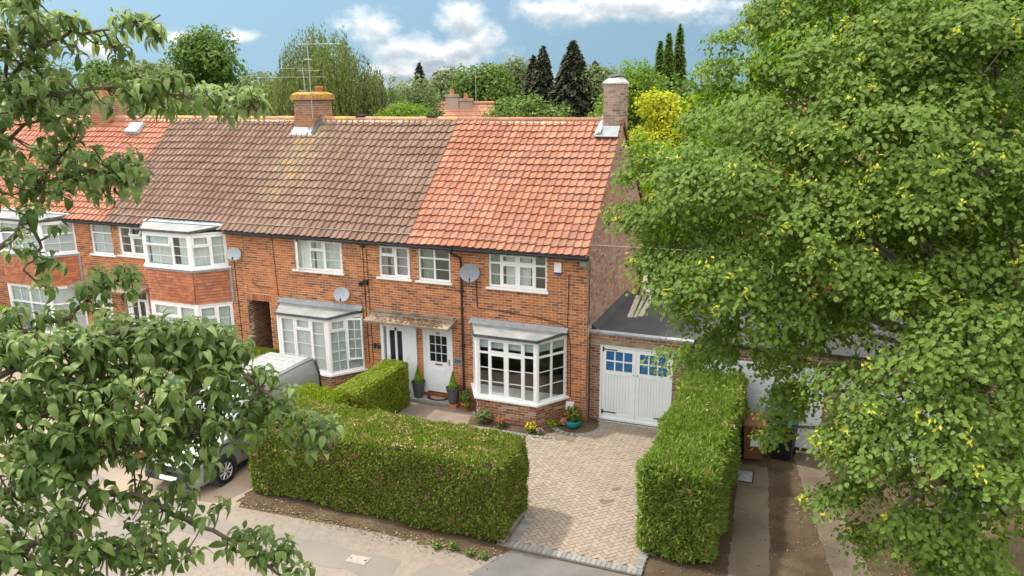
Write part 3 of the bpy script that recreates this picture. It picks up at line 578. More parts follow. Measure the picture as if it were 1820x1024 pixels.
def roof(house, x0, x1, rows, prof, mat, ridge_mat, skip=None, end=False):
    g = SL / rows; ncol = max(1, round((x1 - x0) / 0.21)); cw = (x1 - x0) / ncol
    base = MB(); base.add([spt(x0, 0.02, -0.02), spt(x1, 0.02, -0.02), spt(x1, SL, -0.02), spt(x0, SL, -0.02)], [(0, 1, 2, 3)])
    bk = 2 * RY - EY
    base.add([(x0, RY, RZ), (x1, RY, RZ), (x1, bk, EZ), (x0, bk, EZ)], [(0, 1, 2, 3)])
    r = obj('roof', base, mat, house)
    ms = []
    for j in range(rows):
        for i in range(ncol):
            x = x0 + i * cw; s = j * g
            if skip and skip(x + cw / 2, j): continue
            sag = 0.018 * math.sin(x * 1.3 + s * 0.5) + 0.012 * math.sin(x * 0.47 + s * 1.7 + 2); slip = 0.03 if random.random() < 0.02 else 0.0; o = spt(x, s + random.uniform(-0.010, 0.010) - slip, sag + random.uniform(-0.005, 0.007)); a = random.uniform(-0.02, 0.02); sx = cw / 0.21
            X = Vector((sx, 0, 0)); Y = Vector((a, CA_, SA_)); Z = Vector((random.uniform(-.01, .01), -SA_, CA_))
            ms.append(Matrix(((X.x, Y.x, Z.x, o.x), (X.y, Y.y, Z.y, o.y), (X.z, Y.z, Z.z, o.z), (0, 0, 0, 1))))
    pieces('roof_tile', ms, tile_mesh(prof, g + 0.06), mat, r, 300, 'roof_tiles')
    # back slope battens of tiles read from the side: rows of long tile courses
    c = MB()
    for j in range(rows):
        s = j * g; y = bk - s * CA_; z = EZ + s * SA_
        c.add([(x0, y, z + 0.045), (x1, y, z + 0.045), (x1, y - (g + .05) * CA_, z + (g + .05) * SA_ + 0.012), (x0, y - (g + .05) * CA_, z + (g + .05) * SA_ + 0.012), (x0, y, z + 0.02), (x1, y, z + 0.02)], [(0, 1, 2, 3), (4, 5, 1, 0)])
    obj('rear_tile_courses', c, mat, r)
    # ridge
    t = MB(); n = 8; L = 1.0; vs = []
    for k in range(n + 1):
        a = math.pi * k / n; vs += [(0, 0.125 * math.cos(a), 0.095 * math.sin(a)), (L, 0.125 * math.cos(a), 0.095 * math.sin(a))]
    t.add(vs, [(2 * k, 2 * k + 1, 2 * k + 3, 2 * k + 2) for k in range(n)] + [(2 * k, 2 * k + 2, 2 * (n - k) + 0, 2 * (n - k - 1)) for k in range(n // 2)])
    nr = max(1, round((x1 - x0) / 0.45)); l = (x1 - x0) / nr
    ms = [Matrix.Translation((x0 + k * l, RY, RZ - 0.015 + random.uniform(-.006, .006))) @ Matrix.Rotation(random.uniform(-.008, .008), 4, 'Y') @ Matrix.Diagonal((l * 0.985, 1, 1, 1)) for k in range(nr)]
    pieces('ridge_tile', ms, t, ridge_mat, r, 60, 'ridge_tiles')
    bed = MB()
    for k in range(max(1, int((x1 - x0) / 0.3))):
        xa = x0 + k * 0.3; d = random.uniform(0.15, 0.20); bed.add([spt(xa, SL - d, 0.03), spt(xa + 0.29, SL - d, 0.03), spt(xa + 0.29, SL - 0.03, 0.075), spt(xa, SL - 0.03, 0.075)], [(0, 1, 2, 3)])
    obj('ridge_bedding', bed, 'mortar', r); return r
def gutter(house, x0, x1):
    mb = MB(); n = 8; vs = []; r = 0.058; y, z = -0.265, 4.665
    for k in range(n + 1):
        a = math.pi + math.pi * k / n; vs += [(x0, y + r * math.cos(a), z + r * math.sin(a)), (x1, y + r * math.cos(a), z + r * math.sin(a))]
    mb.add(vs, [(2 * k, 2 * k + 1, 2 * k + 3, 2 * k + 2) for k in range(n)])
    vs = []; r = 0.052
    for k in range(n + 1):
        a = math.pi + math.pi * k / n; vs += [(x0, y + r * math.cos(a), z + r * math.sin(a)), (x1, y + r * math.cos(a), z + r * math.sin(a))]
    mb.add(vs, [(2 * k, 2 * k + 1, 2 * k + 3, 2 * k + 2) for k in range(n)])
    mb.tube([(x0, y - 0.055, z), (x1, y - 0.055, z)], 0.007, 5)
    x = x0 + 0.4
    while x < x1: mb.box(x - 0.015, x + 0.015, y - 0.066, y + 0.06, z - 0.066, z - 0.045); x += 0.9
    obj('gutter', mb, 'gutter', house)
    obj('fascia', MB().box(x0, x1, -0.20, -0.175, 4.585, 4.715), 'felt_dark', house)
    obj('soffit', MB().box(x0, x1, -0.172, -0.004, 4.585, 4.60), 'felt_dark', house)
def chimney(house, x0, x1, y0, y1, z0, z1, mat, mort, wash):
    mo = MB(); ms = []
    fs = [(frame((x0, y0, 0), (1, 0, 0), (0, -1, 0)), x1 - x0), (frame((x1, y0, 0), (0, 1, 0), (1, 0, 0)), y1 - y0), (frame((x1, y1, 0), (-1, 0, 0), (0, 1, 0)), x1 - x0), (frame((x0, y1, 0), (0, -1, 0), (-1, 0, 0)), y1 - y0)]
    for P, L in fs: ms += bricks(P, 0.0, L, z0, z1, off=0.04, jit=0.004)
    mo.box(x0 + 0.007, x1 - 0.007, y0 + 0.007, y1 - 0.007, z0, z1)
    c = obj('chimney', mo, mort, house); pieces('brick', ms, UNIT, mat, c, 120, 'bricks'); wash(c); return c

def text_mesh(s, size, depth=0.004):
    cu = bpy.data.curves.new('lettering', 'FONT'); cu.body = s; cu.size = size; cu.extrude = depth; cu.align_x = 'CENTER'; cu.align_y = 'CENTER'
    o = bpy.data.objects.new('lettering_tmp', cu); COL.objects.link(o); dg = bpy.context.evaluated_depsgraph_get(); me = bpy.data.meshes.new_from_object(o.evaluated_get(dg)); bpy.data.objects.remove(o); me.name = 'lettering'; return me
def lettering(name, s, size, loc, mat, parent):
    me = text_mesh(s, size); M = Matrix.Translation(loc) @ Matrix.Rotation(R(90), 4, 'X'); me.transform(M); return obj(name, me, mat, parent)

def interior(house, x0, x1):
    mb = MB().box(x0 + 0.06, x1 - 0.06, 3.4, 3.45, 0.1, 4.75)
    mb.box(x0 + 0.02, x0 + 0.05, 0.26, 3.4, 0.1, 4.75); mb.box(x1 - 0.05, x1 - 0.02, 0.26, 3.4, 0.1, 4.75)
    mb.box(x0 + 0.06, x1 - 0.06, 0.26, 3.4, 2.66, 2.84); mb.box(x0 + 0.06, x1 - 0.06, 0.26, 3.4, 4.62, 4.68)
    i = obj('room_walls', mb, 'room', house)
    obj('room_floor', MB().box(x0 + 0.06, x1 - 0.06, 0.0, 3.4, 0.08, 0.16).box(x0 + 0.06, x1 - 0.06, 0.26, 3.4, 2.845, 2.87), 'room_floor', house)

def front_wall(house, x0, x1, ops, nmax, mat='brick', extra=()):
    mo = MB(); slab_panels(mo, FRONT, x0, x1, 0, 4.62, ops); w = obj('front_wall', mo, 'mortar', house)
    ms = bricks(FRONT, x0 + 0.004, x1 - 0.004, 0, 4.62, ops, off=0.07); pieces('brick', ms, UNIT, mat, w, nmax, 'bricks'); return w

def build_houses():
    W1 = lambda *a: a
    # ---------------- end house (number 208), red pantiles
    h = thing('terraced_house', 'orange brick end house with red clay pantiled roof and door numbered 208', 'house', (-2.6, 0, 0))
    x0, x1 = -5.22, 0.0
    ops = [(-2.82, -1.13, 3.62, 4.585), (-5.02, -3.99, 3.62, 4.585), (-4.97, -3.99, 0.0, 2.27), (-3.34, -0.56, 0.0, 2.52)]
    front_wall(h, x0, x1, ops, 300)
    interior(h, x0, x1)
    # gable wall
    G = frame((0, 0, 0), (0, 1, 0), (1, 0, 0)); tn = (RZ - EZ) / (RY - EY)
    def ins(a, b, c, d):
        lo = EY + (d - EZ + 0.06) / tn; hi = 2 * RY - lo; a = max(a, lo); b = min(b, hi); return (a, b) if b - a > 0.05 else None
    mo = MB(); zt = EZ + (0 - EY) * tn - 0.02
    yb = 2 * RY
    mo.add([(-0.006, 0, 0), (-0.006, yb, 0), (-0.006, yb, zt), (-0.006, RY, RZ - 0.02), (-0.006, 0, zt), (-0.25, 0.0, 0), (-0.25, yb, 0), (-0.25, yb, zt), (-0.25, RY, RZ - 0.02), (-0.25, 0.0, zt)], [(0, 1, 2, 3, 4), (9, 8, 7, 6, 5), (0, 5, 6, 1), (1, 6, 7, 2)])
    gw = obj('gable_wall', mo, 'mortar_grey', h); pieces('brick', bricks(G, 0, yb, 0, RZ, (), ins, 0.05), UNIT, 'brick_gable', gw, 0, 'bricks')
    obj('corner_render', MB().box(0.001, 0.012, 0.0, 0.13, 0, 4.5), 'lintel', h)
    obj('rear_wall', MB().box(x0, x1 - 0.26, yb - 0.25, yb, 0, 4.6), 'brick_gable', h)
    obj('kneeler', MB().hexa([(-0.16, -0.17, 4.42), (0.03, -0.17, 4.42), (0.03, -0.005, 4.36), (-0.16, -0.005, 4.36), (-0.16, -0.17, 4.56), (0.03, -0.17, 4.56), (0.03, -0.005, 4.58), (-0.16, -0.005, 4.58)]), 'concrete', h)
    obj('verge_board', MB().hexa([spt(0.0, 0.0, -0.10), spt(0.035, 0.0, -0.10), spt(0.035, SL, -0.10), spt(0.0, SL, -0.10), spt(0.0, 0, -0.005), spt(0.035, 0, -0.005), spt(0.035, SL, -0.005), spt(0.0, SL, -0.005)]), 'mortar_grey', h)
    bk = 2 * RY - EY
    obj('rear_verge', MB().hexa([(0.0, RY, RZ - 0.14), (0.05, RY, RZ - 0.14), (0.05, bk, EZ - 0.14), (0.0, bk, EZ - 0.14), (0.0, RY, RZ + 0.03), (0.05, RY, RZ + 0.03), (0.05, bk, EZ + 0.04), (0.0, bk, EZ + 0.04)]), 'wood_dark', h)
    obj('soil_pipe', MB().tube([(0.06, 6.2, 1.2), (0.06, 6.2, 2.95)], 0.045, 8).box(0.01, 0.13, 6.12, 6.28, 2.9, 3.1), 'wood_dark', h)
    roof(h, x0, 0.05, 19, RED_P, 'tile_red', 'ridge_red'); gutter(h, x0, 0.10)
    window(h, FRONT, -2.82, -1.13, 3.62, 4.58, [(0.19, [(0.28, 0, 0, 0, None), (0.72, 0, 1, 0, None)]), (0.31, [(0.28, 1, 0, 0, None), (0.72, 1, 1, 0, None)]), (0.31, [(0.28, 1, 0, 0, None), (0.72, 1, 1, 0, None)]), (0.19, [(0.28, 0, 0, 0, None), (0.72, 0, 1, 0, None)])], inner=[('net', 0.0, 0.17, 'curtain_green'), ('net', 0.27, 0.70)])
    window(h, FRONT, -5.01, -4.0, 3.62, 4.58, [(1, [(0.3, 0, 0, 0, None), (0.7, 0, 1, 0, None)]), (1, [(0.3, 0, 0, 0, None), (0.7, 0, 1, 0, None)])], inner=[('net', 0.08, 0.42, 'curtain_green')])
    side = [(1, [(0.23, 0, 0, 0, None), (0.77, 0, 2, 0, None)]), (1, [(0.23, 0, 0, 0, None), (0.77, 0, 2, 0, None)])]
    w, frs = bay(h, -3.34, -2.84, -1.12, -0.56, -0.84, 0.71, 2.41, [side, [(0.18, [(0.23, 0, 0, 0, None), (0.77, 0, 2, 0, None)]), (0.32, [(0.23, 1, 0, 0, None), (0.77, 1, 2, 0, None)]), (0.32, [(0.23, 1, 0, 0, None), (0.77, 1, 2, 0, None)]), (0.18, [(0.23, 0, 0, 0, None), (0.77, 0, 2, 0, None)])], side], [(('blind', 0, 1, 0.84),), (('blind', 0, 1, 0.84),), (('blind', 0, 1, 0.84),)])
    bay_roof(w, -3.34, -2.84, -1.12, -0.56, -0.84, 2.56, 2.50); dwarf(h, frs, 0.65, 'brick_pale')
    # front door
    d = obj('front_door', MB().box(-4.97, -4.88, 0.03, 0.12, 0.2, 2.27).box(-4.08, -3.99, 0.03, 0.12, 0.2, 2.27).box(-4.88, -4.08, 0.03, 0.12, 2.13, 2.19).box(-4.88, -4.08, 0.055, 0.105, 0.24, 1.18).box(-4.88, -4.08, 0.055, 0.105, 1.98, 2.13).box(-4.88, -4.76, 0.055, 0.105, 1.18, 1.98).box(-4.20, -4.08, 0.055, 0.105, 1.18, 1.98), 'white_paint', h)
    for i in range(3):
        for j in range(3): obj('pane', MB().box(-4.76 + i * 0.187 + 0.008, -4.76 + (i + 1) * 0.187 - 0.008, 0.075, 0.083, 1.18 + j * 0.267 + 0.008, 1.18 + (j + 1) * 0.267 - 0.008), 'black_glass', d)
    for i in range(1, 3): obj('glazing_bar', MB().box(-4.76 + i * 0.187 - 0.009, -4.76 + i * 0.187 + 0.009, 0.062, 0.09, 1.18, 1.98), 'white_paint', d)
    for j in range(1, 3): obj('glazing_bar', MB().box(-4.76, -4.20, 0.063, 0.089, 1.18 + j * 0.267 - 0.009, 1.18 + j * 0.267 + 0.009), 'white_paint', d)
    pn = MB()
    for k, (i, y) in enumerate(((0.0, 0.053), (0.05, 0.045), (0.10, 0.040))): pn.box(-4.74 + i, -4.22 - i, y, 0.054 - k * 0.001, 0.40 + i, 1.02 - i)
    obj('raised_panel', pn, 'white_paint', d); obj('letter_plate', MB().box(-4.60, -4.36, 0.045, 0.06, 1.08, 1.13), 'brass', d)
    obj('door_handle', MB().box(-4.145, -4.115, 0.04, 0.058, 1.12, 1.30).tube([(-4.13, 0.045, 1.22), (-4.13, 0.015, 1.22), (-4.20, 0.012, 1.22)], 0.009, 6), 'brass', d)
    obj('fanlight', MB().box(-4.88, -4.08, 0.07, 0.08, 2.19, 2.27), 'black_glass', d)
    lettering('number_lettering', '208', 0.085, (-4.48, 0.052, 2.055), 'iron', d)
    obj('door_threshold', MB().box(-5.0, -3.97, -0.03, 0.13, 0.10, 0.2), 'quarry', h)
    p = obj('number_plaque', MB().box(-3.965, -3.69, -0.018, -0.002, 1.19, 1.41), 'slate_step', h); lettering('number_lettering', '208', 0.15, (-3.83, -0.0205, 1.30), 'iron', p)
    # canopy over both doors
    cp = [(-6.55, -0.62), (-3.82, -0.62), (-3.82, -0.003), (-6.55, -0.003)]
    c = obj('porch_canopy', MB().prism(cp, lambda p: 2.38 if p[1] < -0.3 else 2.47, lambda p: 2.44 if p[1] < -0.3 else 2.58).box(-6.50, -3.87, -0.14, -0.004, 2.572, 2.62), 'canopy', h)
    mv = []
    for _ in range(320):
        x = random.gauss(-4.75, 0.45) if random.random() < 0.75 else random.uniform(-6.4, -4); y = random.uniform(-0.58, -0.2)
        if -6.5 < x < -3.95: mv.append((x, y, 2.445 + 0.13 * (y + 0.62) / 0.617, random.uniform(0.015, 0.05)))
    mm = MB()
    for (x, y, z, r) in mv: mm.add([(x - r, y - r * .6, z), (x + r, y - r * .7, z), (x + r * .8, y + r * .7, z + .003), (x - r * .7, y + r * .6, z + .003), (x, y, z + r * 0.45)], [(0, 1, 4), (1, 2, 4), (2, 3, 4), (3, 0, 4)])
    tag(obj('moss', mm, 'moss', c), kind='stuff')
    # downpipe and cables
    obj('downpipe', MB().tube([(-3.86, -0.27, 4.62), (-3.86, -0.24, 4.54), (-3.62, -0.10, 4.38), (-3.62, -0.075, 4.25), (-3.62, -0.075, 0.25), (-3.62, -0.16, 0.12)], 0.034, 8).box(-3.67, -3.57, -0.12, 0.0, 3.4, 3.44).box(-3.67, -3.57, -0.12, 0.0, 1.8, 1.84).box(-3.93, -3.79, -0.33, -0.2, 4.57, 4.68), 'gutter', h)
    cb = lambda pts, r=0.009: MB().tube(pts, r, 5)
    obj('cable', cb([(-3.2, -0.012, 3.85), (-3.17, -0.012, 3.0), (-3.1, -0.014, 2.97), (-2.2, -0.012, 2.93), (-1.3, -0.012, 2.86), (-0.62, -0.012, 2.74), (-0.52, -0.012, 2.6), (-0.50, -0.014, 0.75)], 0.011), 'cable', h)
    obj('cable', cb([(-0.03, -0.02, 4.08), (-0.5, -0.012, 4.14), (-0.53, -0.012, 2.6), (-0.44, -0.012, 2.2), (-0.42, -0.02, 0.7)], 0.010), 'cable', h)
    obj('cable', cb([(0.03, 0.12, 4.5), (0.025, 0.14, 2.95), (0.025, 0.2, 2.75)], 0.009), 'cable', h)
    obj('meter_box', MB().box(-0.53, -0.31, -0.10, -0.004, 0.34, 0.56), 'upvc', h)
    def wash(c):
        obj('chimney_cap', MB().prism([(-0.5, 2.97), (0.02, 2.97), (0.02, 4.03), (-0.5, 4.03)], 9.02, 9.06).hexa([(-0.5, 2.97, 9.06), (0.02, 2.97, 9.06), (0.02, 4.03, 9.06), (-0.5, 4.03, 9.06), (-0.36, 3.2, 9.2), (-0.1, 3.2, 9.2), (-0.1, 3.8, 9.2), (-0.36, 3.8, 9.2)]), 'mortar_pale', c)
        obj('capping_slab', MB().hexa([(-0.40, 3.15, 9.2), (-0.06, 3.15, 9.25), (-0.06, 3.85, 9.25), (-0.40, 3.85, 9.2), (-0.40, 3.15, 9.25), (-0.06, 3.15, 9.30), (-0.06, 3.85, 9.30), (-0.40, 3.85, 9.25)]), 'lead', c)
        obj('flashing', MB().hexa([(-0.66, 2.72, 7.56), (0.03, 2.72, 7.56), (0.03, 2.99, 7.80), (-0.50, 2.99, 7.80), (-0.66, 2.72, 7.58), (0.03, 2.72, 7.58), (0.03, 2.985, 7.86), (-0.50, 2.985, 7.86)]).hexa([(-0.70, 2.75, 7.56), (-0.47, 2.75, 7.56), (-0.47, 3.5, 8.12), (-0.62, 3.5, 8.1), (-0.68, 2.75, 7.6), (-0.465, 2.75, 7.72), (-0.465, 3.5, 8.2), (-0.62, 3.5, 8.13)]), 'lead', c)
    chimney(h, -0.48, 0.0, 3.0, 4.0, 7.3, 9.02, 'brick_chimney', 'mortar_grey', wash)

    # ---------------- second house, brown tiles, passage at its left
    h = thing('terraced_house', 'brick house with brown tiles, splayed bay and open casements between passage and shared canopy', 'house', (-8.2, 0, 0))
    x0, x1 = -11.27, -5.22
    ops = [(-6.30, -5.28, 3.62, 4.585), (-9.28, -7.56, 3.62, 4.585), (-6.35, -5.50, 0.0, 2.27), (-9.90, -6.98, 0.0, 2.50), (-11.27, -10.38, 0.0, 2.46)]
    ops2 = ops + [(-11.27, -10.30, 2.46, 2.68)]
    mo = MB(); slab_panels(mo, FRONT, x0, x1, 0, 4.62, ops); w = obj('front_wall', mo, 'mortar', h)
    ms = bricks(FRONT, x0 + 0.004, x1 - 0.004, 0, 4.62, ops2, off=0.02)
    u = -11.27
    while u < -10.32:
        o = FRONT(u + 0.005, -0.02, 2.465); ms.append(Matrix(((0.065, 0, 0, o.x), (0, -0.02, 0, o.y), (0, 0, 0.215, o.z), (0, 0, 0, 1)))); u += 0.075
    pieces('brick', ms, UNIT, 'brick', w, 300, 'bricks', key=lambda M: -M[0][3])
    interior(h, -10.3, x1)
    Q = frame((-11.27, 0, 0), (0, 1, 0), (1, 0, 0)); mo = MB(); slab_panels(mo, Q, 0.03, 6.8, 0, 2.55, ())
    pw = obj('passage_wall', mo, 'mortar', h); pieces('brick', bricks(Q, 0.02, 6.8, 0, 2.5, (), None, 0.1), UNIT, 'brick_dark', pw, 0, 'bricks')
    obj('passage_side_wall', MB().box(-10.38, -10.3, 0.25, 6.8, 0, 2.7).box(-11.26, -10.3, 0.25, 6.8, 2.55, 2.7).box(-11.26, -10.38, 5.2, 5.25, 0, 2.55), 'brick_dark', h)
    obj('rear_wall', MB().box(x0, x1, 6.6, 6.84, 2.7, 4.6), 'brick_gable', h)
    roof(h, -10.72, -5.22, 16, BRN_P, 'tile_brown', 'ridge_lichen'); gutter(h, -11.7, -5.22)
    window(h, FRONT, -6.30, -5.28, 3.62, 4.58, [(1, [(0.32, 1, 0, 0, None), (0.68, 0, 1, 0, None)]), (1, [(1, 1, 2, 0, None)])], inner=[('net', 0.55, 1.0, 'curtain_pink'), ('net', 0.0, 0.2, 'curtain_pink'), ('net', 0.3, 0.5, 'curtain_pink')])
    window(h, FRONT, -9.28, -7.56, 3.62, 4.58, [(1, [(1, 1, 2, 0, ('left', -R(52)))]), (1, [(0.34, 1, 0, 0, None), (0.66, 0, 1, 0, None)]), (1.25, [(1, 1, 2, 0, None)])], inner=[('net', 0.0, 0.36), ('net', 0.40, 1.0)])
    w, frs = bay(h, -9.90, -9.40, -7.64, -6.98, -0.84, 0.70, 2.38, [[(1, [(1, 1, 3, 1, None)])], [(1, [(1, 1, 3, 0, None)]), (1.05, [(0.21, 1, 0, 0, None), (0.79, 0, 2, 0, None)]), (1, [(1, 1, 3, 0, None)])], [(1, [(0.21, 1, 0, 1, None), (0.79, 0, 3, 1, None)]), (1, [(0.82, 1, 3, 1, ('left', -R(24))), (0.18, 0, 0, 0, None)])]], [(('blind', 0, 1, 0),), (('blind', 0, 1, 0),), (('blind', 0, 1, 0),)])
    bay_roof(w, -9.90, -9.40, -7.64, -6.98, -0.84, 2.55, 2.46, flash=0.12); dwarf(h, frs, 0.64, 'brick_dark')
    d = obj('front_door', MB().box(-6.36, -6.26, -0.03, 0.10, 0.0, 2.27).box(-5.56, -5.50, -0.03, 0.10, 0.0, 2.27).box(-6.26, -5.56, 0.0, 0.09, 2.10, 2.18).box(-6.20, -6.08, 0.03, 0.08, 0.2, 2.10).box(-5.66, -5.56, 0.03, 0.08, 0.2, 2.10).box(-5.90, -5.83, 0.03, 0.08, 0.2, 2.10).box(-6.08, -5.66, 0.03, 0.08, 2.0, 2.10).box(-6.08, -5.66, 0.03, 0.08, 0.2, 0.5), 'white_paint', h)
    obj('pane', MB().box(-6.08, -5.90, 0.05, 0.06, 0.5, 2.0), 'black_glass', d); obj('pane', MB().box(-5.83, -5.66, 0.05, 0.06, 0.5, 2.0), 'black_glass', d); obj('fanlight', MB().box(-6.26, -5.56, 0.05, 0.06, 2.18, 2.27), 'black_glass', d)
    obj('door_handle', MB().box(-6.15, -6.12, 0.0, 0.03, 1.1, 1.25).tube([(-6.135, 0.01, 1.2), (-6.135, -0.02, 1.2), (-6.03, -0.025, 1.2)], 0.012, 6), 'white_paint', d)
    obj('white_side_panel', MB().box(-5.495, -5.14, -0.05, -0.003, 0.0, 2.27).box(-5.47, -5.44, -0.08, -0.05, 1.2, 1.32), 'white_paint', h)
    obj('wall_lantern', MB().tube([(-6.5, -0.01, 1.5), (-6.5, -0.11, 1.52)], 0.012, 6).lathe([(0.0, 0.09), (0.05, 0.07), (0.045, -0.06), (0.025, -0.08), (0.0, -0.08)], (-6.5, -0.13, 1.5), 8).box(-6.44, -6.36, -0.05, -0.01, 1.42, 1.5), 'iron', h)
    obj('cable', cb([(-10.06, -0.012, 4.55), (-10.0, -0.012, 2.7), (-9.8, -0.012, 2.66)], 0.009), 'cable', h)
    obj('cable', cb([(-6.83, -0.012, 4.5), (-6.82, -0.012, 2.6), (-6.80, -0.012, 0.9)], 0.010), 'cable', h)
    obj('cable', cb([(-6.70, -0.012, 4.4), (-6.69, -0.012, 3.2), (-6.66, -0.012, 0.9)], 0.008), 'cable', h)
    obj('cable', cb([(-7.2, -0.012, 2.92), (-6.98, -0.014, 2.86), (-6.93, -0.012, 2.6), (-6.92, -0.012, 2.2)], 0.008), 'cable', h)
    obj('security_light', MB().box(-6.83, -6.68, -0.12, -0.01, 3.34, 3.48).lathe([(0.0, -0.07), (0.05, -0.05), (0.06, 0.03), (0.0, 0.06)], (-6.88, -0.14, 3.38), 8), 'iron', h)
    obj('junction_box', MB().box(-6.86, -6.72, -0.08, -0.005, 4.46, 4.56), 'iron', h)
    # icicle light strings hanging from the gutter
    il = MB()
    for i in range(26):
        x = -8.9 + i * 0.135
        if -9.2 < x < -5.4:
            l = random.uniform(0.12, 0.5); il.tube([(x, -0.21, 4.6), (x + random.uniform(-.03, .03), -0.2, 4.6 - l)], 0.0035, 3, False)
    obj('icicle_lights', il, 'lead_bar', h)
    def wash(c):
        obj('chimney_cap', MB().hexa([(-11.24, 2.93, 8.62), (-10.30, 2.93, 8.62), (-10.30, 4.17, 8.62), (-11.24, 4.17, 8.62), (-11.22, 2.95, 8.80), (-10.32, 2.95, 8.80), (-10.32, 4.15, 8.80), (-11.22, 4.15, 8.80)]).hexa([(-11.22, 2.95, 8.80), (-10.32, 2.95, 8.80), (-10.32, 4.15, 8.80), (-11.22, 4.15, 8.80), (-11.05, 3.15, 8.88), (-10.5, 3.15, 8.88), (-10.5, 3.95, 8.88), (-11.05, 3.95, 8.88)]), 'brick_stack', c)
        for x, y, hh, mt in ((-10.98, 3.35, 0.10, 'felt'), (-10.62, 3.75, 0.22, 'terracotta'), (-10.85, 3.8, 0.06, 'brick_stack')):
            obj('chimney_pot', MB().lathe([(0.13, 0.0), (0.12, hh * 0.7), (0.14, hh * 0.75), (0.14, hh), (0.10, hh), (0.09, 0.02)], (x, y, 8.84), 14), mt, c, True)
        obj('flashing', MB().hexa([(-11.26, 2.76, 7.44), (-10.30, 2.76, 7.44), (-10.37, 2.99, 7.64), (-11.17, 2.99, 7.64), (-11.25, 2.76, 7.48), (-10.31, 2.76, 7.48), (-10.37, 2.985, 7.74), (-11.17, 2.985, 7.74)]), 'lead', c); obj('side_flashing', MB().hexa([(-10.40, 2.80, 7.46), (-10.26, 2.80, 7.46), (-10.26, 3.4, 8.02), (-10.40, 3.4, 8.02), (-10.38, 2.80, 7.60), (-10.26, 2.80, 7.52), (-10.26, 3.4, 8.06), (-10.38, 3.4, 8.14)]), 'felt_dark', c)
    chimney(h, -11.15, -10.39, 3.0, 4.1, 7.2, 8.64, 'brick_stack', 'mortar_grey', wash)
    obj('ridge_vent', MB().box(-9.0, -8.62, RY - 0.12, RY + 0.12, RZ + 0.085, RZ + 0.125), 'gutter', h); obj('ridge_vent', MB().box(-6.35, -5.97, RY - 0.12, RY + 0.12, RZ + 0.085, RZ + 0.125), 'gutter', h)

    # ---------------- third house, brown tiles, two-storey bay
    h = thing('terraced_house', 'brick house with brown tiles and two-storey tile-hung bay left of the passage', 'house', (-14, 0, 0))
    x0, x1 = -16.78, -11.27
    ops = [(-16.47, -15.36, 3.57, 4.585), (-15.15, -11.86, 3.5, 4.62), (-15.15, -11.86, 0.0, 2.35), (-16.6, -15.5, 0.0, 2.3)]
    w = front_wall(h, x0, x1, ops, 0); interior(h, x0, -11.3)
    obj('rear_wall', MB().box(x0, x1, 6.6, 6.84, 0, 4.6), 'brick_gable', h)
    roof(h, x0, -10.72, 16, BRN_P, 'tile_brown', 'ridge_lichen', skip=lambda x, j: j == 0 and -15.0 < x < -12.05); gutter(h, x0, -14.95)
    window(h, FRONT, -16.47, -15.36, 3.57, 4.575, [(1, [(1, 1, 2, 0, None)]), (1, [(0.34, 1, 0, 0, ('top', R(-32))), (0.66, 1, 1, 0, None)])], inner=[('net', 0.5, 1.0, 'curtain_green')])
    B = (-15.15, -14.5, -12.62, -11.86, -0.75)
    vent = lambda hb: [(0.34, 1, 0, 0, None), (0.66, 0, hb, 0, None)]
    w, frs = bay(h, *B, 3.53, 4.58, [[(1, vent(1)), (0.9, [(1, 1, 2, 0, None)])], [(1.55, [(0.36, 1, 0, 0, ('top', R(-10))), (0.64, 0, 1, 1, None)]), (1, [(1, 1, 2, 0, None)])], [(1.1, vent(1)), (1, [(1, 1, 2, 0, None)])]], [(('net', 0, 1),), (('net', 0.05, 0.55), ('net', 0.72, 1.0)), (('net', 0, 1),)])
    bay_roof(w, *B, 4.83, 4.70, 'felt', 0.08)
    hung_tiles(h, frs, 2.36, 3.40); obj('bay_apron', MB().prism([(-15.24, -0.005), (-14.53, -0.81), (-12.59, -0.81), (-11.77, -0.005)], 3.395, 3.465), 'lead', h)
    obj('flashing', MB().box(-11.86, -11.74, -0.03, -0.003, 2.36, 3.44), 'lead', h)
    w, frs2 = bay(h, *B, 0.66, 2.30, [[(1, vent(2)), (0.9, [(1, 1, 2, 0, None)])], [(1.55, [(0.26, 1, 0, 0, None), (0.74, 0, 2, 1, None)]), (1, [(1, 1, 3, 0, None)])], [(1.1, [(0.25, 1, 0, 0, None), (0.75, 0, 2, 0, None)]), (1, [(0.80, 1, 2, 0, None), (0.20, 0, 0, 0, None)])]], [(('net', 0, 1),), (('net', 0, 1),), (('net', 0, 1),)])
    dwarf(h, frs2, 0.60, 'brick')
    d = obj('front_door', MB().box(-16.5, -16.42, 0.03, 0.12, 0, 2.27).box(-15.58, -15.5, 0.03, 0.12, 0, 2.27).box(-16.42, -15.58, 0.03, 0.12, 1.95, 2.03).box(-16.42, -16.28, 0.05, 0.1, 0, 1.95).box(-15.72, -15.58, 0.05, 0.1, 0, 1.95).box(-16.05, -15.95, 0.05, 0.1, 0, 1.95).box(-16.28, -15.72, 0.05, 0.1, 0, 0.5), 'white_paint', h)
    obj('pane', MB().box(-16.28, -16.05, 0.07, 0.08, 0.5, 1.95), 'black_glass', d); obj('pane', MB().box(-15.95, -15.72, 0.07, 0.08, 0.5, 1.95), 'black_glass', d); obj('fanlight', MB().box(-16.42, -15.58, 0.07, 0.08, 2.03, 2.27), 'black_glass', d)
    obj('porch_canopy', MB().prism([(-18.5, -0.6), (-15.3, -0.6), (-15.3, -0.003), (-18.5, -0.003)], lambda p: 2.36 if p[1] < -0.3 else 2.44, lambda p: 2.42 if p[1] < -0.3 else 2.54), 'canopy', h)
    obj('cable', cb([(-11.62, -0.012, 3.95), (-11.58, -0.012, 0.3)], 0.010), 'cable', h)
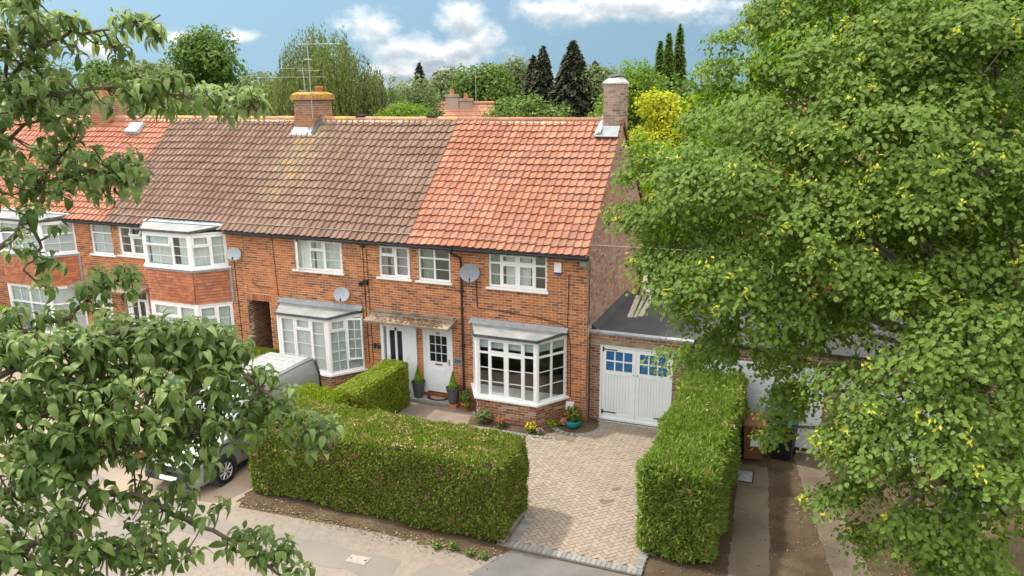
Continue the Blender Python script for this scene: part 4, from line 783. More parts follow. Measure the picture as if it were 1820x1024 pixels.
    obj('cable', cb([(-10.95, -0.012, 3.2), (-10.93, -0.012, 3.02), (-10.8, -0.012, 2.95), (-10.2, -0.012, 2.93)], 0.007), 'cable', h)

    # ---------------- fourth house, orange tiles, at the frame's edge
    h = thing('terraced_house', 'far brick house with orange tiled roof and tile-hung bay behind the near branches', 'house', (-20, 0, 0))
    x0, x1 = -25.0, -16.78
    ops = [(-17.77, -16.72, 3.5, 4.585), (-21.95, -18.5, 3.5, 4.62), (-21.95, -18.5, 0.0, 2.35), (-18.1, -17.2, 0, 2.27)]
    front_wall(h, x0, x1, ops, 0); interior(h, x0, x1)
    obj('rear_wall', MB().box(x0, x1, 6.6, 6.84, 0, 4.6), 'brick_gable', h)
    roof(h, x0, x1, 19, RED_P, 'tile_left', 'ridge_lichen', skip=lambda x, j: j == 0 and -21.8 < x < -18.7); gutter(h, -18.65, x1)
    window(h, FRONT, -17.77, -16.72, 3.52, 4.58, [(1, [(0.28, 0, 0, 1, None), (0.72, 0, 1, 1, None)])], inner=[('blind', 0, 1, 0)])
    B = (-21.95, -21.25, -19.22, -18.5, -0.75)
    fl = [(1, [(0.35, 0, 0, 0, None), (0.65, 0, 1, 1, None)])]; w, frs = bay(h, *B, 3.53, 4.58, [fl, [(1, [(0.35, 0, 0, 1, None), (0.65, 0, 1, 1, None)])] * 2, fl], [(('blind', 0, 1, 0),)] * 3)
    bay_roof(w, *B, 4.86, 4.70, 'felt', 0.08); hung_tiles(h, frs, 2.36, 3.40)
    obj('bay_apron', MB().prism([(-22.03, -0.005), (-21.28, -0.81), (-19.19, -0.81), (-18.42, -0.005)], 3.395, 3.465), 'lead', h); obj('flashing', MB().box(-18.5, -18.38, -0.03, -0.003, 2.36, 3.44), 'lead', h)
    w, frs2 = bay(h, *B, 0.66, 2.30, [fl, [(1, [(0.35, 0, 0, 1, None), (0.65, 0, 1, 1, None)])] * 2, fl], [(('blind', 0, 1, 0),)] * 3); dwarf(h, frs2, 0.60, 'brick')
    obj('front_door', MB().box(-18.1, -17.2, 0.03, 0.1, 0, 2.27), 'white_paint', h)
    obj('rooflight', MB().hexa([spt(-18.6, 4.0, 0.06), spt(-17.9, 4.0, 0.06), spt(-17.9, 4.6, 0.06), spt(-18.6, 4.6, 0.06), spt(-18.55, 4.05, 0.16), spt(-17.95, 4.05, 0.16), spt(-17.95, 4.55, 0.14), spt(-18.55, 4.55, 0.14)]), 'lead', h)
    def wash(c):
        for x in (-20.3, -19.95): obj('chimney_pot', MB().lathe([(0.13, 0), (0.11, 0.3), (0.13, 0.32), (0.09, 0.32)], (x, 3.5, 8.9), 12), 'terracotta', c, True)
    chimney(h, -20.55, -19.7, 3.0, 4.0, 7.2, 8.9, 'brick_stack', 'mortar_grey', wash)

# ------------------------------------------------------------------ ground
def sheet(name, poly, z, mat, parent=None, kind='structure', sub=1):
    mb = MB(); mb.add([(p[0], p[1], z) for p in poly], [tuple(range(len(poly)))]); return obj(name, mb, mat, parent, kind=kind)
def rough(poly, step=0.25, amp=0.05):
    out = []; n = len(poly)
    for i in range(n):
        a, b = Vector(poly[i]), Vector(poly[(i + 1) % n]); L = (b - a).length; k = max(1, min(60, int(L / step)))
        for j in range(k): out.append(tuple(a.lerp(b, j / k) + Vector((random.gauss(0, amp), random.gauss(0, amp)))) if 0 < j else tuple(a))
    return out
def build_ground():
    sheet('ground', [(-900, -500), (900, -500), (900, 1500), (-900, 1500)], -0.02, 'lawn')
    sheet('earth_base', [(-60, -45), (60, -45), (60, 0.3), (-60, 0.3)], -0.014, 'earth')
    sheet('forecourt_ground', [(-60, -14), (-3.7, -14), (-6.1, -6.3), (-6.1, -0.02), (-60, -0.02)], -0.008, 'forecourt')
    sheet('tarmac_path', [(-60, -40), (40, -40), (40, -7.3), (6.5, -6.6), (3.1, -6.5), (0.2, -6.55), (-2.2, -6.75), (-6.0, -7.0), (-9, -7.6), (-14, -8.2), (-60, -8.2)], -0.004, 'tarmac')
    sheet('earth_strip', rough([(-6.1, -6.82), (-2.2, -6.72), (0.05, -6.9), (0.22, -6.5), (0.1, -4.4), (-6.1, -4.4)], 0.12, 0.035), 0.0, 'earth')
    for k, poly in enumerate(([(-30, -8.0), (-1.5, -7.45), (-1.4, -8.1), (-30, -8.8)], [(-12.5, -7.2), (-9.8, -7.05), (-8.6, -9.4), (-12.0, -9.8)], [(-0.9, -7.3), (1.2, -7.5), (0.6, -9.5), (-1.6, -9.2)])): sheet('tarmac_patch', rough(poly, 0.3, 0.03), 0.0 + 0.001 * k, 'tarmac_patch')
    lit = RNG.random((2600, 2)) * np.array([14.0, 6.6]) + np.array([3.2, -6.4]); l2 = np.stack([RNG.uniform(-6, 0.2, 900), -6.75 + RNG.normal(0, 0.13, 900)], 1); lp = np.concatenate([lit, l2]); lp = np.concatenate([lp, np.full((len(lp), 1), 0.018)], 1); me = scatter('leaf_litter', KITE_V, KITE_F, lp, rframes(np.tile(np.array([0, 0, 1.0]), (len(lp), 1)), 0.25) * RNG.uniform(0.02, 0.06, len(lp))[:, None, None], RNG.random(len(lp))); me.materials.append(MT['litter']); tag(obj('leaf_litter', me, 'litter'), 'dry leaf litter scattered on the bare earth', 'leaf litter', kind='stuff')
    sheet('tarmac_apron', [(0.35, -6.36), (3.1, -6.34), (3.9, -6.7), (2.6, -12), (-2, -12), (0.1, -6.9)], 0.0, 'tarmac_dark')
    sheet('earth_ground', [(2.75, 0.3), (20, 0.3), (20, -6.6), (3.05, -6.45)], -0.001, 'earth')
    sheet('front_garden_path', [(-6.1, -4.4), (0.1, -4.4), (0.0, 0.0), (-6.1, 0.0)], 0.001, 'slab')
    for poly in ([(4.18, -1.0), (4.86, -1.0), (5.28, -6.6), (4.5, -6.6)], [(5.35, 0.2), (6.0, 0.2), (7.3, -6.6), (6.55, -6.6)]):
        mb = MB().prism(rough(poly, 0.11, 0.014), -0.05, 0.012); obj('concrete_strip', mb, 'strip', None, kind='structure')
    sheet('rear_patio', [(-2.6, 8.0), (1.0, 8.0), (1.0, 18), (-2.6, 18)], 0.0, 'cover')
    # driveway: herringbone blocks laid at 45 degrees
    base = MB().prism([(0.0, -6.3), (2.95, -6.3), (2.75, 0.25), (-0.6, 0.25), (-0.6, -1.0), (-3.0, -1.2), (-3.0, -4.6), (0.0, -4.6)], -0.03, 0.012)
    d = obj('driveway', base, 'joint_sand', None, kind='structure')
    blk = MB().hexa([(0, 0, 0), (1, 0, 0), (1, 1, 0), (0, 1, 0), (0.02, 0.03, 1), (0.98, 0.03, 1), (0.98, 0.97, 1), (0.02, 0.97, 1)])
    ms = []; c = s = math.sqrt(0.5); w = 0.1; jt = 0.006; O = Vector((1.4, -3.0))
    stain = {(1.05, -3.62), (0.93, -3.75)}
    for i in range(-80, 80):
        for j in range(-80, 80):
            k = (i - j) % 4
            if k == 0: p, q, lp, lq = i * w, j * w, 2 * w, w
            elif k == 3: p, q, lp, lq = i * w, j * w, w, 2 * w
            else: continue
            cx, cy = p + lp / 2, q + lq / 2; wx, wy = O.x + c * cx - s * cy, O.y + s * cx + c * cy
            if not (-2.95 < wx < 2.95 and -6.08 < wy < 0.2): continue
            if wx < 0.42 and wy < -5.15: continue
            if wx < 0.05 and (wy < -4.55 or wy > -1.38): continue
            if wx < -0.45 and wy > -1.45: continue
            if (wx + 0.15) ** 2 + (wy + 0.25) ** 2 < 0.62 ** 2: continue
            x0, y0 = p + jt / 2, q + jt / 2
            ox, oy = O.x + c * x0 - s * y0, O.y + s * x0 + c * y0; a, b = lp - jt, lq - jt
            z = 0.012; h = 0.022 + random.uniform(-0.002, 0.003)
            ms.append(Matrix(((c * a, -s * b, 0, ox), (s * a, c * b, 0, oy), (random.uniform(-.002, .002), 0, h, z), (0, 0, 0, 1))))
    st = [M for M in ms if min(((M[0][3] - x) ** 2 + (M[1][3] - y) ** 2) for x, y in ((1.70, -3.45), (1.53, -3.62), (1.52, -3.95), (1.66, -4.02))) < 0.0045]
    ms = [M for M in ms if M not in st]
    pieces('paver', ms, blk, 'paver', d, 300, 'pavers'); pieces('paver', st, blk, 'paver_stained', d, 10)
    # grey setts: front row, left return, curved row round the flower bed
    ms = []
    def sett(x, y, a, lx=0.1, ly=0.2, z=0.012, h=0.026):
        ca, sa = math.cos(a), math.sin(a); lx -= 0.006; ly -= 0.006; ox, oy = x - ca * lx / 2 + sa * ly / 2, y - sa * lx / 2 - ca * ly / 2
        ms.append(Matrix(((ca * lx, -sa * ly, 0, ox), (sa * lx, ca * ly, 0, oy), (0, 0, h + random.uniform(-.002, .002), z), (0, 0, 0, 1))))
    for i in range(27): sett(0.30 + i * 0.1, -6.20 + 0.0 * i, 0.01)
    for i in range(11): sett(0.30, -6.04 + i * 0.1, R(90))
    for i in range(6): sett(0.11, -6.13 + i * 0.2, R(0), 0.1, 0.2, 0.03, 0.05)
    for i in range(13):
        a = R(-150 + i * 13); sett(-0.15 + 0.66 * math.cos(a), -0.25 + 0.66 * math.sin(a), a + R(90), 0.12, 0.16)
    for i in range(24): sett(-2.9 + i * 0.105, -1.38 + 0.10 * max(0, i - 17) / 6, 0.0, 0.1, 0.12)
    for i in range(9): sett(2.85, -6.05 + i * 0.1, R(90), 0.1, 0.16)
    pieces('sett', ms, blk, 'sett', d, 90)
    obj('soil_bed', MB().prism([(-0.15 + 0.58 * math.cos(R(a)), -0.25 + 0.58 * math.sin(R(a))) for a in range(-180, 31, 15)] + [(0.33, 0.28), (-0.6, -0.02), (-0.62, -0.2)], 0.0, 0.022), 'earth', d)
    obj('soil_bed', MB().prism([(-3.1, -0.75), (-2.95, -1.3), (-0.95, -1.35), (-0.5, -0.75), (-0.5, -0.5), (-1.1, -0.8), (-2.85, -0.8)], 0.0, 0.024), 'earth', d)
    dr = MB().box(0.3, 2.3, 0.19, 0.29, 0.014, 0.03)
    for i in range(50): dr.box(0.31 + i * 0.04, 0.325 + i * 0.04, 0.2, 0.28, 0.03, 0.036)
    tag(obj('drain_channel', dr, 'steel'), 'grey slotted drain channel along the foot of the white garage doors', 'drain')
    # manhole covers
    def cover(poly, m1, label):
        t = thing('manhole_cover', label, 'manhole cover', (poly[0][0], poly[0][1], 0)); mb = MB().prism(poly, -0.02, 0.012)
        cx = sum(p[0] for p in poly) / 4; cy = sum(p[1] for p in poly) / 4
        obj('cover_frame', mb, 'concrete', t); ins = [(cx + (p[0] - cx) * 0.86, cy + (p[1] - cy) * 0.86) for p in poly]; obj('lid', MB().prism(ins, 0.011, 0.018), m1, t)
        for k in (0, 2):
            x = cx + (ins[k][0] + ins[(k + 3) % 4][0] - 2 * cx) * 0.42; y = cy + (ins[k][1] + ins[(k + 3) % 4][1] - 2 * cy) * 0.42
            obj('lifting_slot', MB().box(x - 0.025, x + 0.025, y - 0.012, y + 0.012, 0.0182, 0.021), 'iron', t)
    cover([(-2.53, -7.88), (-2.10, -7.86), (-2.10, -7.60), (-2.51, -7.64)], 'cover', 'small pale rectangular manhole cover in the tarmac before the long hedge')
    cover([(4.20, -1.93), (4.59, -1.91), (4.57, -1.28), (4.19, -1.33)], 'cover_steel', 'blue-grey rectangular manhole cover beside the brown bin')

# ------------------------------------------------------------------ garages
def build_garages():
    g = thing('garage', 'flat-roofed brick garage with white boarded doors and blue panes', 'garage', (1.4, 0.3, 0))
    GY = 0.32; P = frame((0, GY, 0), (1, 0, 0), (0, -1, 0)); ops = [(0.30, 2.27, 0.0, 2.20)]
    mo = MB(); slab_panels(mo, P, 0.02, 2.75, 0, 2.53, ops, -0.22); w = obj('front_wall', mo, 'mortar_grey', g)
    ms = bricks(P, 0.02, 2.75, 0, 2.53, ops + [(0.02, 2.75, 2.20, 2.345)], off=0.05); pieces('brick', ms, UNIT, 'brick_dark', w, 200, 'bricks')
    obj('lintel', MB().box(0.03, 2.74, GY - 0.008, GY + 0.1, 2.205, 2.34), 'lintel', g)
    obj('side_wall', MB().box(2.64, 2.75, GY + 0.23, 4.6, 0, 2.45).box(0.02, 2.64, 4.45, 4.6, 0, 2.45), 'brick_dark', g)
    obj('flat_roof', MB().box(0.013, 2.78, GY + 0.10, 4.66, 2.47, 2.52), 'garage_felt', g)
    obj('roof_edge', MB().hexa([(0.014, GY - 0.03, 2.50), (2.78, GY - 0.03, 2.50), (2.78, GY + 0.16, 2.50), (0.014, GY + 0.16, 2.50), (0.014, GY - 0.03, 2.55), (2.78, GY - 0.03, 2.55), (2.78, GY + 0.15, 2.545), (0.014, GY + 0.15, 2.545)]), 'lead', g)
    obj('abutment_flashing', MB().hexa([(0.012, GY + 0.2, 2.50), (0.16, GY + 0.2, 2.521), (0.16, 4.6, 2.521), (0.012, 4.6, 2.50), (0.012, GY + 0.2, 2.66), (0.022, GY + 0.2, 2.66), (0.022, 4.6, 2.66), (0.012, 4.6, 2.66)]), 'garage_felt', g)
    fy = GY + 0.02
    obj('door_frame', MB().box(0.30, 0.36, fy, fy + 0.08, 0.03, 2.20).box(2.21, 2.27, fy, fy + 0.08, 0.03, 2.20).box(0.36, 2.21, fy, fy + 0.08, 2.14, 2.20), 'white_paint', g)
    for k, (a, b) in enumerate(((0.365, 1.282), (1.288, 2.205))):
        y = fy + 0.012
        d = obj('garage_door', MB().box(a, a + 0.10, y, y + 0.04, 0.05, 2.13).box(b - 0.10, b, y, y + 0.04, 0.05, 2.13).box(a + 0.10, b - 0.10, y, y + 0.04, 2.02, 2.13).box(a + 0.10, b - 0.10, y, y + 0.04, 1.36, 1.47).box(a + 0.10, b - 0.10, y, y + 0.04, 0.05, 0.22), 'white_paint', g)
        pw = (b - a - 0.20) / 3
        for i in range(3):
            for j in range(2): obj('pane', MB().box(a + 0.10 + i * pw + 0.015, a + 0.10 + (i + 1) * pw - 0.015, y + 0.018, y + 0.024, 1.485 + j * 0.27, 1.735 + j * 0.27), 'blue_glass', d)
        for i in (1, 2): obj('glazing_bar', MB().box(a + 0.10 + i * pw - 0.018, a + 0.10 + i * pw + 0.018, y + 0.004, y + 0.036, 1.47, 2.02), 'white_paint', d)
        obj('glazing_bar', MB().box(a + 0.10, b - 0.10, y + 0.006, y + 0.034, 1.725, 1.765), 'white_paint', d)
        nb = 9; bw = (b - a - 0.20) / nb
        for i in range(nb): obj('board', MB().box(a + 0.10 + i * bw + 0.003, a + 0.10 + (i + 1) * bw - 0.003, y + 0.010, y + 0.028, 0.22, 1.36), 'white_paint', d)
        obj('board_backing', MB().box(a + 0.10, b - 0.10, y + 0.0285, y + 0.034, 0.22, 1.36), 'white_paint', d)
        for z in (0.24, 2.05):
            sx = 1 if k == 0 else -1; x = a + 0.02 if k == 0 else b - 0.02
            obj('strap_hinge', MB().hexa([(min(x, x + sx * .38), y - 0.008, z), (max(x, x + sx * .38), y - 0.008, z), (max(x, x + sx * .38), y - 0.001, z), (min(x, x + sx * .38), y - 0.001, z), (min(x, x + sx * .38), y - 0.008, z + 0.03), (max(x, x + sx * .38), y - 0.008, z + 0.03), (max(x, x + sx * .38), y - 0.001, z + 0.03), (min(x, x + sx * .38), y - 0.001, z + 0.03)]).box(x - 0.02, x + 0.02, y - 0.01, y - 0.001, z - 0.05, z + 0.08), 'iron', d)
        x = b - 0.05 if k == 0 else a + 0.05; obj('knob', MB().tube([(x, y, 1.42), (x, y - 0.035, 1.42)], 0.02, 8), 'steel', d)
    obj('sill_board', MB().box(0.36, 2.21, fy - 0.02, fy + 0.01, 0.035, 0.10), 'white_paint', g)
    # planks left on the garage roof
    for (x0, y0, x1, y1, lab) in ((0.72, 1.93, 0.42, 4.4, 'grey weathered plank on the garage roof, nearest the gable wall'), (0.86, 2.0, 0.62, 4.5, 'narrow grey plank on the garage roof between two wider planks'), (0.97, 2.16, 0.84, 4.5, 'grey weathered plank on the garage roof, farthest from the gable wall')):
        hw = 0.04 if 'narrow' in lab else 0.075; d = Vector((x1 - x0, y1 - y0, 0)).normalized(); n = Vector((-d.y, d.x, 0)) * hw
        tag(obj('plank', MB().hexa([Vector((x0, y0, 2.522)) - n, Vector((x0, y0, 2.522)) + n, Vector((x1, y1, 2.522)) + n, Vector((x1, y1, 2.522)) - n, Vector((x0, y0, 2.555)) - n, Vector((x0, y0, 2.555)) + n, Vector((x1, y1, 2.555)) + n, Vector((x1, y1, 2.555)) - n]), 'timber'), lab, 'plank')
    # next garage: white slatted roller door
    g = thing('garage', 'garage with white horizontal-slat roller doors behind the lime tree', 'garage', (5.5, 0.3, 0))
    P = frame((0, 0.36, 0), (1, 0, 0), (0, -1, 0)); ops = [(3.05, 5.98, 0.0, 2.2), (6.35, 9.2, 0.0, 2.2)]
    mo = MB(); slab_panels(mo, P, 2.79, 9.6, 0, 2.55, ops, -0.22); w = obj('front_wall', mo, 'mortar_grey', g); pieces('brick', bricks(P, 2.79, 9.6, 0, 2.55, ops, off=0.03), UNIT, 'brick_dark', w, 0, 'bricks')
    for a, b in ((3.05, 5.98), (6.35, 9.2)):
        rd = obj('roller_door', MB().box(a, a + 0.08, 0.37, 0.46, 0, 2.2).box(b - 0.08, b, 0.37, 0.46, 0, 2.2).box(a + 0.08, b - 0.08, 0.37, 0.46, 2.08, 2.2), 'white_paint', g)
        for k in range(27): obj('slat', MB().box(a + 0.08, b - 0.08, 0.40, 0.42, 0.02 + k * 0.0763, 0.088 + k * 0.0763), 'white_paint', rd)
        obj('door_backing', MB().box(a + 0.08, b - 0.08, 0.421, 0.43, 0.02, 2.08), 'gutter', rd)
    obj('flat_roof', MB().box(2.785, 9.65, 0.30, 4.8, 2.55, 2.62), 'garage_felt', g); obj('side_wall', MB().box(9.4, 9.6, 0.6, 4.7, 0, 2.55).box(2.79, 9.4, 4.6, 4.7, 0, 2.55), 'brick_dark', g)

# ------------------------------------------------------------------ leafy things
def rframes(nrm, spread):
    """random 3x3 frames (columns x,y,z) with z near the given normals"""
    n = len(nrm); z = nrm + RNG.normal(0, spread, (n, 3)); z /= np.linalg.norm(z, axis=1, keepdims=True) + 1e-9
    a = RNG.normal(0, 1, (n, 3)); x = a - (a * z).sum(1, keepdims=True) * z; x /= np.linalg.norm(x, axis=1, keepdims=True) + 1e-9
    y = np.cross(z, x); return np.stack([x, y, z], 2)
KITE_V = [(-0.5, 0, 0), (0.0, 0.32, 0.08), (0.5, 0, -0.05), (0.0, -0.32, 0.08)]; KITE_F = [(0, 1, 2, 3)]
OVAL_V = [(0, 0, 0), (0.22, 0.36, 0.03), (0.68, 0.34, 0.0), (1.0, 0, -0.13), (0.68, -0.34, 0.0), (0.22, -0.36, 0.03)]; OVAL_F = [(0, 1, 2, 3), (0, 3, 4, 5)]
def lump(p, s=1.0):
    x, y, z = p[:, 0], p[:, 1], p[:, 2]
    return (np.sin(x * 3.1 * s + 1.3 * np.sin(z * 2.3 * s)) * np.sin(y * 2.7 * s + z * 1.9 * s) + 0.6 * np.sin(x * 7.3 * s + y * 6.1 * s) * np.sin(z * 6.7 * s + x * 1.1 * s) + 0.35 * np.sin(x * 17 * s + z * 13 * s) * np.sin(y * 15 * s - x * 5 * s))
def hedge(name, label, x0, x1, y0, y1, h, mat, dens, size, amp=0.04, spray=0.0, skew=0.0, group=None, tops=1.4, base=0.06, zfun=None, clip=0):
    t = thing(name, label, 'hedge', ((x0 + x1) / 2, (y0 + y1) / 2, 0), group)
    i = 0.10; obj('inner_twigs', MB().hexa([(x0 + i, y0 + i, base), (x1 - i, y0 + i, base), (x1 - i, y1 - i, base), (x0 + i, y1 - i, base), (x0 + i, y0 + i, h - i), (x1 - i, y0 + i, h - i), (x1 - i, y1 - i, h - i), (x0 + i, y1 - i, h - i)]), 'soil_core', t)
    Ps, Ns = [], []
    for (o, u, v, n, k) in (((x0, y0, base), (x1 - x0, 0, 0), (0, 0, h - base), (0, -1, 0), 1), ((x0, y1, base), (x1 - x0, 0, 0), (0, 0, h - base), (0, 1, 0), 0.7), ((x0, y0, base), (0, y1 - y0, 0), (0, 0, h - base), (-1, 0, 0), 1), ((x1, y0, base), (0, y1 - y0, 0), (0, 0, h - base), (1, 0, 0), 1), ((x0, y0, h), (x1 - x0, 0, 0), (0, y1 - y0, 0), (0, 0, 1), tops)):
        A = np.linalg.norm(np.cross(u, v)); m = int(A * dens * k); s = RNG.random((m, 2)); Ps.append(np.array(o) + s[:, :1] * np.array(u) + s[:, 1:] * np.array(v)); Ns.append(np.tile(np.array(n, float), (m, 1)))
    p, n = np.concatenate(Ps), np.concatenate(Ns)
    c = np.array([(x0 + x1) / 2, (y0 + y1) / 2, h / 2]); hw = np.array([(x1 - x0) / 2, (y1 - y0) / 2, h / 2]); e = np.abs(p - c) / hw
    # rounded arrises
    d = np.minimum(hw - np.abs(p - c), 0.18); cnt = (d[:, 0] < 0.1).astype(float) + (d[:, 1] < 0.1) + ((d[:, 2] < 0.1) & (p[:, 2] > h / 2)); p -= (cnt[:, None] > 1) * np.sign(p - c) * 0.03
    p = p + n * (lump(p) * amp + RNG.normal(0, amp * 0.45, len(p)))[:, None]
    if zfun is not None: p = zfun(p)
    A = rframes(n + np.array([0, 0, 0.25]), 0.55 if not spray else 0.35)
    if spray: # elongated sprays pointing outward and up
        x = n * 0.75 + RNG.normal(0, 0.5, n.shape) + np.array([0, 0, 0.25]); x /= np.linalg.norm(x, axis=1, keepdims=True); b = RNG.normal(0, 1, n.shape); y = np.cross(x, b); y /= np.linalg.norm(y, axis=1, keepdims=True); A = np.stack([x * (1 + spray), y * 0.8, np.cross(x, y)], 2)
    s = size * RNG.uniform(0.6, 1.3, len(p)); me = scatter('foliage', KITE_V, KITE_F, p, A * s[:, None, None], RNG.random(len(p))); me.materials.append(MT[mat])
    obj('foliage', me, mat, t, kind='stuff')
    if clip:
        cs = np.stack([RNG.uniform(x0 + .1, x1 - .1, clip), RNG.uniform(y0 + .05, y1 - .1, clip), np.full(clip, h)], 1); idx = np.repeat(np.arange(clip), 34); q = cs[idx] + RNG.normal(0, 1, (len(idx), 3)) * np.array([0.10, 0.06, 0.012]); q[:, 2] += 0.02 + amp * lump(q)
        if zfun is not None: q = zfun(q)
        me = scatter('brown_clippings', KITE_V, KITE_F, q, rframes(np.tile(np.array([0, 0, 1.0]), (len(q), 1)), 0.6) * (size * RNG.uniform(0.5, 1.2, len(q)))[:, None, None], RNG.random(len(q))); me.materials.append(MT['clippings']); obj('brown_clippings', me, 'clippings', t, kind='stuff')
        m = clip * 14; q = np.stack([RNG.uniform(x0, x1, m), RNG.uniform(y0, y1, m), np.full(m, h + 0.03)], 1); z = np.array([0, 0, 1.0]) + RNG.normal(0, 0.45, (m, 3)); z /= np.linalg.norm(z, axis=1, keepdims=True); b = np.cross(z, RNG.normal(0, 1, (m, 3))); b /= np.linalg.norm(b, axis=1, keepdims=True)
        me = scatter('stray_shoots', KITE_V, KITE_F, q, np.stack([z * 2.0, b * 0.7, np.cross(z, b)], 2) * (size * RNG.uniform(0.7, 1.5, m))[:, None, None], RNG.random(m)); me.materials.append(MT[mat]); obj('stray_shoots', me, mat, t, kind='stuff')
    return t
def build_hedges():
    hedge('clipped_hedge', 'long clipped green hedge with brown patches along the pavement', -6.1, 0.1, -6.32, -4.75, 1.74, 'leaf_hedge', 2300, 0.055, 0.045, spray=0.25, clip=46)
    hedge('cypress_hedge', 'tall feathery cypress hedge between paved driveway and bins', 2.72, 4.12, -5.55, 0.15, 1.85, 'leaf_cypress', 2000, 0.085, 0.06, spray=0.8, tops=1.5, clip=30)
    hedge('clipped_hedge', 'low bright green privet hedge running up to the glazed front door', -5.95, -5.12, -3.3, -0.55, 1.32, 'leaf_privet', 3000, 0.045, 0.03)
    hedge('clipped_hedge', 'yellow-green hedge end beside the silver van', -6.6, -5.3, -4.72, -3.35, 1.45, 'leaf_privet', 1700, 0.06, 0.07, spray=0.7)
    hedge('clipped_hedge', 'small clipped hedge in front of the brick passage', -11.4, -10.0, -1.45, -0.15, 1.0, 'leaf_privet', 2200, 0.05, 0.03)
    hedge('clipped_hedge', 'low green hedge under the two-storey bay', -12.9, -11.75, -1.75, -1.05, 0.95, 'leaf_hedge', 2000, 0.05, 0.03)
    hedge('clipped_hedge', 'clipped hedge at the left edge beyond the far bay', -24.5, -20.4, -2.9, -1.15, 1.65, 'leaf_privet', 1100, 0.06, 0.03)

# ------------------------------------------------------------------ small things
def dish(label, c, r, mat, yaw, tilt):
    t = thing('satellite_dish', label, 'satellite dish', (c[0], 0, c[2]), 'satellite dishes on the brick fronts')
    M = Matrix.Rotation(yaw, 3, 'Z') @ Matrix.Rotation(tilt, 3, 'X') @ Matrix.Rotation(R(90), 3, 'X')   # local +z -> outward
    prof = [(r * k / 6, 0.16 * r * (k / 6) ** 2) for k in range(0, 7)] + [(r * 1.02, 0.16 * r), (r * 1.02, 0.15 * r)] + [(r * k / 6, 0.16 * r * (k / 6) ** 2 - 0.012) for k in range(6, -1, -1)]
    S = M @ Matrix.Diagonal((1.0, 0.92, 1.0)); obj('reflector', MB().lathe(prof, c, 24, S), mat, t, True)
    a = Vector(c) + M @ Vector((0, -r * 0.95, 0.1 * r)); b = Vector(c) + M @ Vector((0, -r * 0.8, r * 1.05))
    obj('feed_arm', MB().tube([a, b], 0.012, 6), 'gutter', t); obj('feed_head', MB().tube([b, b + (M @ Vector((0, 0.35, -0.5))).normalized() * 0.09], 0.026, 8), 'gutter', t)
    bk = Vector(c) + M @ Vector((0, 0, -0.02)); obj('wall_bracket', MB().tube([bk, (c[0] + 0.02, -0.06, c[2] - 0.12), (c[0] + 0.02, -0.004, c[2] - 0.12)], 0.018, 6).box(c[0] - 0.04, c[0] + 0.08, -0.012, -0.002, c[2] - 0.2, c[2] - 0.04), 'steel', t)
def pot_plant(name, label, cat, c, prof, pmat, foliage, group=None):
    t = thing(name, label, cat, c, group); obj('pot', MB().lathe(prof, c, 20), pmat, t, True)
    obj('soil', MB().lathe([(0.0, 0.0), (prof[-1][0], 0.0)], (c[0], c[1], c[2] + prof[-1][1] - 0.001), 14), 'earth', t)
    for nm, P, N, size, mat, tmpl in foliage:
        A = rframes(N, 0.5); s = size * RNG.uniform(0.6, 1.3, len(P)); me = scatter(nm, tmpl[0], tmpl[1], P, A * s[:, None, None], RNG.random(len(P))); me.materials.append(MT[mat]); obj(nm, me, mat, t)
def ball(c, r, n, sq=(1, 1, 1), shell=0.6):
    d = RNG.normal(0, 1, (n, 3)); d /= np.linalg.norm(d, axis=1, keepdims=True); k = RNG.uniform(shell, 1, (n, 1)); return np.array(c) + d * k * r * np.array(sq), d
def cone_pts(c, r, h, n):
    t = RNG.random(n) ** 0.7; a = RNG.random(n) * 6.283; rr = r * (1 - t) * (0.75 + 0.3 * RNG.random(n)) * np.minimum(1, 0.55 + t * 3); rr = np.maximum(rr, 0.01)
    P = np.stack([c[0] + rr * np.cos(a), c[1] + rr * np.sin(a), c[2] + t * h], 1); N = np.stack([np.cos(a), np.sin(a), np.full(n, 0.8)], 1); return P, N
KT = (KITE_V, KITE_F); OT = (OVAL_V, OVAL_F)
def plant_clump(name, label, c, r, h, n, size, mat, flowers=(), cat='plant'):
    t = thing(name, label, cat, c); P, N = ball((c[0], c[1], c[2] + h * 0.5), 1.0, n, (r, r, h * 0.5), 0.3); P[:, 2] = np.maximum(P[:, 2], c[2] + 0.01)
    me = scatter('leaves', OVAL_V, OVAL_F, P, rframes(N + np.array([0, 0, .6]), 0.5) * (size * RNG.uniform(.6, 1.3, n))[:, None, None], RNG.random(n)); me.materials.append(MT[mat]); obj('leaves', me, mat, t)
    st = MB()
    for k in range(6): st.tube([(c[0], c[1], c[2]), (c[0] + random.uniform(-r, r) * .6, c[1] + random.uniform(-r, r) * .6, c[2] + h * 0.7)], 0.006, 4)
    obj('stems', st, 'leaf_mid', t)
    for (fm, fn, fs) in flowers:
        P, N = ball((c[0], c[1], c[2] + h * 0.62), 1.0, fn, (r * .9, r * .9, h * 0.42), 0.9); P[:, 2] = np.maximum(P[:, 2], c[2] + h * .6); me = scatter('flowers', KITE_V, KITE_F, P, rframes(N, 0.6) * fs, RNG.random(fn)); me.materials.append(MT[fm]); obj('flowers', me, fm, t)
